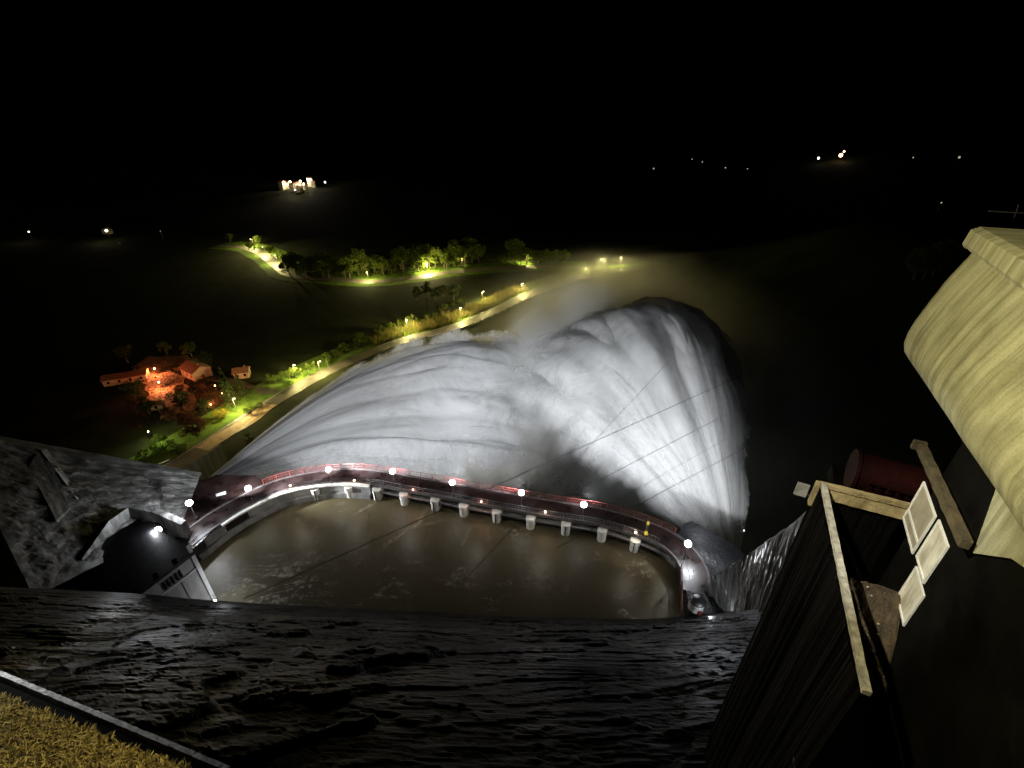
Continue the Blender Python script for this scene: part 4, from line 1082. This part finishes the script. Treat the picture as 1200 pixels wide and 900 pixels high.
# street lamps -----------------------------------------------------------
def street_proto():
    t = thing("street_lamp", "x", "street lamp")
    MB().lathe([(.14, 0), (.14, .8), (.08, .9), (.06, 6.8), (0, 6.82)], n=8).build("pole", "steel", t)
    MB().tube([(0, 0, 6.75), (.0, .5, 7.0), (0, 1.0, 7.05)], .05, 6).build("arm", "steel", t)
    hd = MB().box((0, 1.25, 7.08), (.26, .62, .14)).build("lamp_head", "lamp_housing", t)
    MB().ball((0, 1.25, 6.92), .26, 10, .6).build("lens", "glow_sodium", hd)
    return t
sp0 = street_proto(); first = [True]
SOD = (1.0, .86, .32)
SL = [((343, 427), 1500, "street lamp among small trees by the left jet's upper edge"), ((476, 374), 2600, "street lamp in a leafy bush where the road leaves the left jet"),
      ((539, 360), 1800, "street lamp beside the lit road, just right of the bushy lamp"), ((565, 341), 2400, "street lamp rising left of the road, behind the low river wall"),
      ((611, 332), 2600, "street lamp at the road bend nearest the row of round shrubs"), ((688, 315), 1500, "faint street lamp in the mist just left of the brightest one"),
      ((707, 304), 5000, "brightest street lamp glowing through the mist at the road's far end"), ((728, 301), 1200, "street lamp right of the brightest glow at the road's far end")]
FL = [((295, 280), 5000, "topmost street lamp on the far curving road"), ((309, 289), 5000, "middle street lamp of three on the far curving road"), ((323, 299), 4500, "lowest street lamp of three on the far curving road"),
      ((430, 318), 3500, "street lamp behind the far hedge at its left end"), ((500, 309), 10000, "street lamp in the brightest part of the far tree row"), ((541, 303), 2500, "street lamp at the far tree row's right end"), ((615, 299), 5000, "street lamp lighting the rounded bush beyond the misty field")]
SL.append(((372, 423), 1400, "street lamp in pale leaves next right of the small-tree lamp above the jet"))
SL.append(((272, 466), 1300, "tall street lamp standing at the edge of the paved path and green lawn"))
for (px, py), pw_, lab in SL + FL:
    h = gp(px, py, 7)
    p = Vector((h.x, h.y, gz(h.x, h.y)))
    o = sp0 if first[0] else copy_tree(sp0); first[0] = False
    k = min(range(len(road)), key=lambda q: (road[q].xy - p.xy).length); kk = min(range(len(far)), key=lambda q: (far[q].xy - p.xy).length)
    tgt = road[k] if (road[k].xy - p.xy).length < (far[kk].xy - p.xy).length else far[kk]
    dd = tgt - p
    o.location = p; o.rotation_euler = (0, 0, math.atan2(-dd.x, dd.y))
    tag(o, lab, "street lamp", "street lamps in the valley")
    dn_ = Vector((dd.x, dd.y, 0)).normalized() * 1.25
    lamp("street_light", (p.x + dn_.x, p.y + dn_.y, p.z + 6.45), pw_ * (14.0 if py > 330 else 8.0), SOD, .2)

# ------------------------------------------------------------------ reeds and undergrowth along the roads
def reed_band(name, label, path, o0, o1, n, h0, h1, mt, seed, leafy=False):
    rng = random.Random(seed); b = MB()
    for _ in range(n):
        k = rng.random() * (len(path) - 1.001); i = int(k); q = path[i].lerp(path[i + 1], k - i)
        d = path[i + 1] - path[i]; d.z = 0; d.normalize(); nn = Vector((-d.y, d.x, 0))
        clump = .55 + .9 * max(0, mn.noise(Vector((k * .55, 3, seed)))) + .5 * mn.noise(Vector((k * 1.9, 8, seed)))
        q = q + nn * lerp(o0, o1, rng.random()); z = gz(q.x, q.y)
        h = lerp(h0, h1, rng.random()) * clump
        a = rng.random() * 6.28; dx, dy = math.cos(a), math.sin(a)
        if leafy:
            s_ = rng.uniform(.25, .6); zz = z + h * rng.random(); m3 = Vector((rng.uniform(-1, 1), rng.uniform(-1, 1), rng.uniform(-.4, 1))).normalized(); e = m3.orthogonal().normalized(); f = m3.cross(e); c_ = Vector((q.x, q.y, zz))
            b.add([c_ - e * s_ * .5, c_ + f * s_ * .4, c_ + e * s_ * .6, c_ - f * s_ * .4], [(0, 1, 2, 3)])
        else:
            w_ = .09; lx, ly = rng.uniform(-.5, .5) * h * .4, rng.uniform(-.5, .5) * h * .4
            b.add([(q.x - dx * w_, q.y - dy * w_, z), (q.x + dx * w_, q.y + dy * w_, z), (q.x + lx + dx * w_ * .4, q.y + ly + dy * w_ * .4, z + h), (q.x + lx - dx * w_ * .4, q.y + ly - dy * w_ * .4, z + h)], [(0, 1, 2, 3)])
    tag(b.build(name, mt), label, "undergrowth", kind="stuff")
reed_band("reeds", "tall pale reeds on the bank above the left jet", road[50:100], 5, 17, 9000, 1.8, 4.6, "reed", 4)
reed_band("undergrowth", "leafy undergrowth along the lit valley road", road[52:128], 5, 17, 9000, .8, 3.6, "leaf_green", 5, True)
reed_band("undergrowth", "tangled undergrowth below the far tree row", far[30:112], 7, 22, 14000, 2.0, 9.0, "leaf_green", 6, True)
yard = spline([gp(170, 428), gp(192, 448), gp(206, 466), gp(216, 486)], 24)
reed_band("undergrowth", "reddish scrub scattered about the orange-lit house yard", yard, -15, 15, 5200, .5, 2.8, "leaf_maroon", 8, True)
reed_band("undergrowth", "undergrowth beside the far curving road", far[4:40], 6, 16, 4000, 1.0, 4.0, "leaf_green", 7, True)
# ------------------------------------------------------------------ trees and shrubs
def leaves(b, c, r, n, size, rng, sq=1.0):
    for _ in range(n):
        while True:
            v = Vector((rng.uniform(-1, 1), rng.uniform(-1, 1), rng.uniform(-1, 1)))
            if .15 < v.length < 1: break
        p = Vector(c) + Vector((v.x * r, v.y * r, v.z * r * sq))
        a = Vector((rng.uniform(-1, 1), rng.uniform(-1, 1), rng.uniform(-1, 1))).normalized(); e = a.orthogonal().normalized() ; f = a.cross(e)
        s = size * rng.uniform(.6, 1.3)
        b.add([p - e * s * .5, p + f * s * .38, p + e * s * .6, p - f * s * .38], [(0, 1, 2, 3)])
def tree_proto(name, kind, seed, h, leaf, n, size):
    rng = random.Random(seed)
    t = thing(name, "x", "tree")
    tr = MB(); cr_ = MB()
    if kind == "broad":
        tr.tube([(0, 0, -.3), (.1, 0, h * .25), (.0, .1, h * .55), (.15, .1, h * .8)], [h * .035, h * .026, h * .018, h * .006], 7)
        for k in range(15):
            a = k * 2.4; z0 = h * rng.uniform(.18, .6); L = h * rng.uniform(.16, .34)
            e = Vector((math.cos(a) * L, math.sin(a) * L, z0 + L * rng.uniform(.4, 1.0)))
            tr.tube([(0, .05, z0), tuple(Vector((e.x * .5, e.y * .5, z0 + (e.z - z0) * .4))), tuple(e)], [h * .014, h * .009, h * .003], 5)
            leaves(cr_, e, h * rng.uniform(.11, .19), n // 15, size, rng, .85)
        leaves(cr_, (0, 0, h * .82), h * .18, n // 6, size, rng, 1)
    elif kind == "bush":
        for k in range(8):
            a = k * 2.4; L = h * rng.uniform(.25, .6); e = Vector((math.cos(a) * L, math.sin(a) * L, h * rng.uniform(.35, .85)))
            tr.tube([(0, 0, -.2), tuple(e * .5), tuple(e)], [h * .03, h * .018, h * .005], 5)
            leaves(cr_, e, h * rng.uniform(.22, .36), n // 8, size, rng, .8)
    elif kind == "conifer":
        tr.tube([(0, 0, -.3), (0, 0, h)], [h * .022, h * .003], 7)
        L = 14
        for k in range(L):
            z = h * (.12 + .86 * k / L); r = h * .2 * (1 - k / L) + .15
            for q in range(7):
                a = q * .9 + k * .5 + rng.uniform(-.2, .2); rr = r * rng.uniform(.7, 1.1)
                tr.tube([(0, 0, z), (math.cos(a) * rr, math.sin(a) * rr, z - rr * .25)], [.03, .01], 4)
                for s in (.35, .65, .95): leaves(cr_, (math.cos(a) * rr * s, math.sin(a) * rr * s, z - rr * .25 * s), rr * .24 + .12, max(2, n // (L * 21)), size, rng, .5)
    elif kind == "slender":
        tr.tube([(0, 0, -.3), (.08, 0, h * .5), (.25, .1, h)], [h * .014, h * .009, h * .003], 6)
        for k in range(9):
            a = k * 2.4; z0 = h * rng.uniform(.35, .9); Lr = h * .12; e = (math.cos(a) * Lr, math.sin(a) * Lr, z0 + Lr)
            tr.tube([(.1, 0, z0), e], [h * .006, h * .002], 4); leaves(cr_, e, h * .09, n // 9, size, rng, 1.3)
    tr.build("trunk", "trunk_pale" if kind == "slender" else "bark", t)
    cr_.build("crown", leaf, t)
    return t
PR = {"broad": tree_proto("broadleaf_tree", "broad", 1, 7.0, "leaf_green", 2300, .32),
      "broad2": tree_proto("broadleaf_tree", "broad", 5, 7.5, "leaf_green", 1900, .40),
      "maroon": tree_proto("maroon_tree", "broad", 2, 9.0, "leaf_maroon", 2600, .40),
      "yellow": tree_proto("yellow_shrub", "bush", 9, 3.4, "leaf_yellow", 800, .26),
      "bush": tree_proto("round_shrub", "bush", 3, 3.0, "leaf_green", 700, .26),
      "bright": tree_proto("bright_shrub", "bush", 8, 4.2, "leaf_bright", 1400, .30),
      "dark": tree_proto("dark_tree", "broad", 4, 9.0, "leaf_dark", 1100, .5),
      "conifer": tree_proto("conifer_tree", "conifer", 6, 14.0, "leaf_dark", 2600, .42),
      "slender": tree_proto("young_tree", "slender", 7, 6.0, "leaf_green", 500, .26)}
used = set()
def plant(kind, px, py, label, group=None, s=1.0, rz=None, cat=None):
    o = PR[kind] if kind not in used else copy_tree(PR[kind]); used.add(kind)
    p = gp(px, py); o.location = (p.x, p.y, gz(p.x, p.y)); o.scale = (s, s, s * random.uniform(.9, 1.12)); o.rotation_euler = (0, 0, random.uniform(0, 6.28) if rz is None else rz)
    tag(o, label, cat or ("shrub" if kind in ("bush", "bright", "yellow") else "tree"), group)
plant("bright", 190, 528, "bright green shrub with a lamp in it, left of the paved path", s=1.35)
plant("bush", 212, 532, "darker green shrub right beside the bright lamp-lit shrub", s=1.5)
plant("bush", 170, 536, "dim low shrub left of the bright lamp-lit shrub", s=1.2)
plant("maroon", 232, 512, "maroon-leaved tree standing over the lower end of the path", s=1.25)
plant("maroon", 222, 500, "smaller maroon-leaved tree behind the path tree", s=.8)
plant("yellow", 262, 490, "yellow-leaved shrub glowing between the maroon tree and the lawn", s=1.2)
plant("conifer", 272, 474, "tall black conifer before the lit house wall", s=1.25)
plant("conifer", 285, 466, "shorter black conifer on the right of the tall one", s=.95)
plant("bush", 293, 484, "low leafy shrub on the lawn between conifer and jet", s=1.3)
plant("bush", 305, 478, "small leafy shrub nearest the left jet on the lawn", s=1.0)
plant("bush", 291, 512, "small dark round shrub at the road edge by the jet's foot", s=.7)
plant("slender", 345, 446, "spindly lamp-lit tree by the street lamp above the left jet", s=1.0)
plant("dark", 243, 486, "dark broad tree hiding the house terrace", s=.9)
plant("dark", 215, 480, "dark broad tree left of the house terrace", s=1.0)
for i in range(10):
    x = 318 + i * 7.2 + random.uniform(-2, 2); y = 452 - i * 2.0 - random.uniform(0, 4)
    plant("slender", x, y, "slender tree in the thin row above the left jet, %s from the left" % ORD[i], "thin trees beside the lane", random.uniform(.7, 1.0))
for i in range(17):
    x = 385 + i * 6.2 + random.uniform(-2, 2); y = 424 - i * 2.9 + random.uniform(-3, 2)
    plant(("broad", "slender", "bush")[i % 3], x, y, "roadside tree or shrub in the leafy strip above the jet's crest, %s from the left" % ORD[i], "leafy strip along the valley road", random.uniform(.7, 1.05) * (1.5 if i % 3 == 2 else 1), cat="tree")
for i in range(9):
    x = 481 + i * 7 + random.uniform(-2, 2); y = 386 - i * 3.9 + random.uniform(-3, 1)
    plant("bush", x, y, "green shrub on the lit bank left of the road, %s from the near end" % ORD[i], "shrubs on the lit road bank", random.uniform(.9, 1.3))
for i in range(11):
    x = 556 + i * 8.0; y = 376 - i * 3.7 + 6
    plant("bush", x, y, "small round shrub in the row between road and river, %s from the near end" % ORD[i], "row of round shrubs by the river wall", random.uniform(.6, .9))
plant("bush", 690, 326, "dark round shrub standing in front of the brightest lamp glow", s=2.0)
for i in range(5):
    plant("dark", 488 + i * 11 + random.uniform(-2, 2), 352 - (i % 2) * 4, "black tree silhouetted before the lit far meadow, %s from the left" % ORD[i], "dark trees before the far road", random.uniform(.9, 1.3))
for i in range(12):
    x = 340 + i * 9; plant(("broad", "broad2")[i % 2], x + random.uniform(-3, 3), 322 + random.uniform(-3, 4), "half-lit tree along the far road's left stretch, %s from the left" % ORD[i], "trees along the far road", random.uniform(1.5, 2.6))
for i in range(18):
    x = 440 + i * 7.2; plant(("broad", "broad2")[i % 2], x + random.uniform(-3, 3), 321 - i * .55 + random.uniform(-4, 2), "lamp-lit tree in the dense far tree row, %s from the left" % ORD[i], "dense far tree row", random.uniform(1.9, 3.0))
for i in range(9):
    x = 604 + i * 7; plant("broad2", x + random.uniform(-2, 2), 310 + random.uniform(-2, 1), "rounded tree in the far clump beyond the misty field, %s from the left" % ORD[i], "far clump beyond the misty field", random.uniform(1.4, 2.6 if i < 3 else 1.7))
for i in range(8):
    a = [(296, 296), (318, 300), (332, 306), (345, 316), (352, 322), (340, 310), (304, 287), (270, 283)][i]
    plant("broad2", a[0], a[1], "tree beside the far curving road, %s from the top" % ORD[[1, 2, 3, 6, 7, 5, 4, 0][i]], "trees by the far curve", random.uniform(.8, 1.3))
for i, (x, y) in enumerate([(1070, 328), (1082, 326), (1093, 322), (1100, 320)]):
    plant("broad2", x, y, "dim grey-green tree on the dark slope left of the parapet, %s from the left" % ORD[i], "dim trees on the right slope", 1.6)

for i, (x, y, k, q) in enumerate([(160, 470, "dark", 1.1), (176, 486, "dark", .9), (203, 494, "maroon", .7), (196, 415, "broad", 1.0), (225, 418, "broad2", 1.1), (150, 425, "dark", 1.0), (244, 432, "dark", 1.0), (212, 462, "maroon", .55), (236, 468, "maroon", .8), (252, 480, "maroon", .6)]):
    plant(k, x, y, ["black tree below the long low house roof", "dark tree under the low outbuilding", "small maroon tree left of the path trees", "orange-lit tree above the upper garden lamp", "dim tree behind the large house", "black tree at the far end of the long low house", "black tree between the two pink-walled houses", "small maroon tree on the house courtyard", "maroon tree below the house roof corner", "small maroon tree beside the yellow shrub"][i], "garden trees around the house", q)
# ------------------------------------------------------------------ houses with orange lights
def house(name, label, p, rz, w_, d, h, roof, mw="pink_wall", nwin=2):
    t = thing(name, label, "house", (p.x, p.y, gz(p.x, p.y)), rz)
    wl_ = MB(); wl_.box((0, 0, h / 2), (w_, d, h)); wl_.add([(-w_ / 2, -d / 2, h), (-w_ / 2, d / 2, h), (-w_ / 2, 0, h + roof), (w_ / 2, -d / 2, h), (w_ / 2, d / 2, h), (w_ / 2, 0, h + roof)], [(0, 2, 1), (3, 4, 5)])
    wl_.build("wall", mw, t)
    rf = MB(); ov = .5; k = roof / (d / 2)
    for s in (-1, 1):
        vs = [(-w_ / 2 - ov, s * (d / 2 + ov), h - ov * k + .02), (w_ / 2 + ov, s * (d / 2 + ov), h - ov * k + .02), (w_ / 2 + ov, 0, h + roof + .02), (-w_ / 2 - ov, 0, h + roof + .02)]
        vs += [(x, y, z + .18) for x, y, z in vs]
        rf.add(vs, [(3, 2, 1, 0), (4, 5, 6, 7), (0, 1, 5, 4), (1, 2, 6, 5), (2, 3, 7, 6), (3, 0, 4, 7)])
    rf.build("roof", "roof_tile", t)
    MB().box((w_ * .25, .4, h + roof * .9), (.6, .6, 1.3)).build("chimney", mw, t)
    for k in range(nwin):
        x = -w_ / 2 + w_ * (k + .5) / nwin
        for s in (-1, 1): MB().box((x, s * (d / 2 + .02), h * .55), (1.0, .06, 1.2)).build("window", "window_dark", t)
    MB().box((w_ / 2 + .02, 0, 1.05), (.06, 1.0, 2.1)).build("door", "bark", t)
    return t
house("house", "large house with orange-lit pink gable wall and tiled roof behind the conifers", gp(232, 440), R(-32), 11, 8, 4.2, 2.0, nwin=3)
house("house", "small pink-walled house at the right of the black conifers", gp(285, 441), R(18), 6, 5, 3.2, 1.4)
house("shed_house", "low outbuilding with an orange-lit wall left of the terrace", gp(186, 478), R(15), 4, 3.5, 2.4, .8, nwin=1)
house("house", "long low house roof stretching into the dark left of the orange lamps", gp(150, 446), R(24), 16, 6, 3.0, 1.2, nwin=4)
tag(ribbon(spline([gp(176, 428), gp(190, 448), gp(205, 468), gp(212, 484)], 20), lambda t: 7 + 4 * mn.noise(Vector((t * 6, 1, 0))), lambda t: 7 + 4 * mn.noise(Vector((t * 7, 5, 0))), lambda x, y: gz(x, y) + .09).build("courtyard_terrain", "paving"), kind="structure")
tag(ribbon(spline([gp(165, 424), gp(200, 424), gp(240, 426)], 20), lambda t: 6 + 6 * mn.noise(Vector((t * 5, 9, 0))), lambda t: 7 + 4 * mn.noise(Vector((t * 6, 3, 0))), lambda x, y: gz(x, y) + .07).build("garden_terrain", "orange_soil"), kind="structure")
for i, (px, py, pw_, lab) in enumerate([(181, 432, 5200, "upper of two bright orange garden lamps left of the house"), (186, 448, 5200, "lower of two bright orange garden lamps left of the house"),
        (252, 452, 1500, "orange lamp at the corner of the house roof"), (247, 474, 2600, "orange lamp shining through the maroon leaves"), (260, 461, 1200, "small orange lamp between the house and the yellow shrub")]):
    h = gp(px, py, 3.4); z = gz(h.x, h.y)
    t = thing("garden_lamp", lab, "lamp", (h.x, h.y, z), 0, "orange lamps around the house")
    MB().lathe([(.1, 0), (.1, .3), (.05, .4), (.05, 3.2), (0, 3.22)], n=8).build("pole", "dark_steel", t)
    MB().ball((0, 0, 3.45), .36 if i < 2 else .26, 10).build("bulb", "glow_orange", t)
    lamp("garden_light", (h.x, h.y - .6, z + 3.9), pw_ * 1.3, (1, .29, .10), .2)
h = gp(175, 509, 3.2); z = gz(h.x, h.y)
t = thing("garden_lamp", "greenish white lamp standing inside the bright shrub", "lamp", (h.x, h.y, z))
MB().bar((0, 0, 0), (0, 0, 4.2), .05).build("pole", "dark_steel", t); MB().ball((0, 0, 4.4), .22, 10).build("bulb", "glow_sodium", t)
lamp("garden_light", (h.x + .8, h.y - .8, z + 5.6), 3200, (.95, 1, .45), .2)
# barrier with red light at the road's near end
p = gp(186, 547)
t = thing("road_barrier", "small red and white barrier at the road's near end", "barrier", (p.x, p.y, GZ + .1), R(30))
MB().box((0, 0, .5), (1.0, .7, 1.0)).build("base", "red_paint", t); MB().bar((0, 0, .9), (3.4, 0, 1.5), .1).build("arm", "white_paint", t)
p = gp(176, 549)
t = thing("white_tent", "small white pointed canopy beside the road barrier", "canopy", (p.x, p.y, GZ + .1))
MB().lathe([(1.1, 1.2), (.6, 1.7), (.01, 2.4)], n=4).build("cover", "white_paint", t)
for k in range(4): MB().bar((math.cos(k * 1.5708) * 1.05, math.sin(k * 1.5708) * 1.05, 0), (math.cos(k * 1.5708) * 1.05, math.sin(k * 1.5708) * 1.05, 1.25), .05).build("leg", "steel", t)
lamp("barrier_light", (p.x + 5, p.y - 2, -35), 500, (1, .8, .5), .2)

# ------------------------------------------------------------------ far lights
rng = random.Random(21)
NB = [(332, 219), (338, 218), (343, 221), (350, 217), (352, 222), (358, 219), (364, 215), (368, 216)]
for i, (px, py) in enumerate(NB):
    p = gp(px, py + 3)
    t = thing("far_building", "tiny pale floodlit building in the far hillside cluster, %s from the left" % ORD[i], "building", (p.x, p.y, gz(p.x, p.y) - 1), R(rng.uniform(-25, 25)), "floodlit far buildings")
    hh = rng.uniform(8, 15); w_ = rng.uniform(5, 9)
    MB().box((0, 0, hh / 2), (w_, 8, hh)).build("wall", "far_wall", t)
    MB().add([(-w_ / 2 - .4, -4.4, hh), (w_ / 2 + .4, -4.4, hh), (w_ / 2 + .4, 4.4, hh), (-w_ / 2 - .4, 4.4, hh), (-w_ / 2, 0, hh + 2.2), (w_ / 2, 0, hh + 2.2)], [(0, 1, 5, 4), (2, 3, 4, 5), (1, 2, 5), (3, 0, 4), (3, 2, 1, 0)]).build("roof", "roof_tile", t)
    for k in range(2): MB().box((-w_ / 4 + k * w_ / 2, -4.03, hh * .55), (1.1, .08, 1.8)).build("window", "window_dark", t)
FA = [(340, 214, 2.2, "glow_far", 14000), (352, 213, 2.0, "glow_far", 14000), (356, 216, 1.6, "glow_far", 9000), (362, 211, 3.0, "glow_far", 22000), (381, 214, 1.7, "glow_far_white", 500), (346, 223, 1.2, "glow_far", 9000),
      (34, 272, 1.0, "glow_far", 900), (125, 271, 1.9, "glow_far", 2600), (188, 271, .6, "glow_far_dim", 100), (140, 285, .4, "glow_far_dim", 60), (985, 183, 3.0, "glow_far_orange", 3000), (989, 178, 1.5, "glow_far_orange", 400), (959, 186, 1.8, "glow_far_white", 600),
      (811, 187, 1.1, "glow_far_dim", 20), (823, 190, 1.1, "glow_far_dim", 20), (850, 197, 1.2, "glow_far_dim", 20), (766, 198, 1.4, "glow_far_dim", 20), (1124, 185, 1.5, "glow_far_dim", 20), (1070, 185, 1.0, "glow_far_dim", 20), (1103, 238, 1.0, "glow_far_dim", 20), (876, 198, 1.0, "glow_far_dim", 20)]
DESC = ["warm far lamp over the left edge of the floodlit buildings", "warm far lamp over the middle of the floodlit buildings", "dimmer far lamp among the floodlit buildings", "largest warm far lamp over the floodlit buildings", "lone white far lamp right of the floodlit buildings", "warm far lamp low in front of the floodlit buildings",
        "small far light at the extreme left edge of the valley", "bright far light with a lit gable on the left of the valley", "very faint far speck between the left gable and the far curve", "very faint far speck just below the left gable", "largest orange far light on the right-hand hills", "small orange far light just above the largest one", "white far light left of the orange ones",
        "faint far speck high over the plume, left of a pair", "faint far speck high over the plume, right of a pair", "faint far speck right of the pair above the plume", "faint far speck left of the pair above the plume", "faint far speck above the parapet's aerial, to the right", "faint far speck left of the aerial's right-hand speck", "faint far speck just left of the aerial", "faint far speck between the plume and the orange lights"]
for (px, py, r_, g_, pw_), lab in zip(FA, DESC):
    h = gp(px, py, 9); z = gz(h.x, h.y); sdist = (h - Vector((0, 0, CZ))).length
    t = thing("far_lamp", lab, "lamp", (h.x, h.y, z), 0, "far lights in the night valley")
    rr = r_ * sdist / 1000.0 * .95
    MB().lathe([(.2, -1), (.12, 9), (0, 9.02)], n=6).build("pole", "dark_steel", t); MB().ball((0, 0, 9 + rr * .5), rr, 8).build("bulb", g_, t)
    if pw_ > 250: lamp("far_light", (h.x, h.y - 9, z + 11), pw_, (1, .85, .55), .4)
p = gp(127, 274)
t = thing("far_house", "far house with a lit white gable on the left of the valley", "house", (p.x, p.y, gz(p.x, p.y)), R(10))
MB().box((0, 0, 2), (7, 6, 4)).build("wall", "far_wall", t)
MB().add([(-3.8, -3.4, 4.01), (3.8, -3.4, 4.01), (3.8, 3.4, 4.01), (-3.8, 3.4, 4.01), (0, -3.4, 6.4), (0, 3.4, 6.4)], [(0, 1, 4), (2, 3, 5), (1, 2, 5, 4), (3, 0, 4, 5), (3, 2, 1, 0)]).build("roof", "far_wall", t)
# ------------------------------------------------------------------ render settings
cy = sc.cycles
cy.use_denoising = True
cy.max_bounces = 6; cy.diffuse_bounces = 2; cy.glossy_bounces = 2; cy.transmission_bounces = 3; cy.volume_bounces = 4; cy.transparent_max_bounces = 48
cy.use_adaptive_sampling = True; cy.adaptive_threshold = .06; cy.adaptive_min_samples = 20
cy.volume_step_rate = .5; cy.volume_max_steps = 256
cy.sample_clamp_indirect = 4.0; cy.caustics_reflective = False; cy.caustics_refractive = False
cy.use_light_tree = True
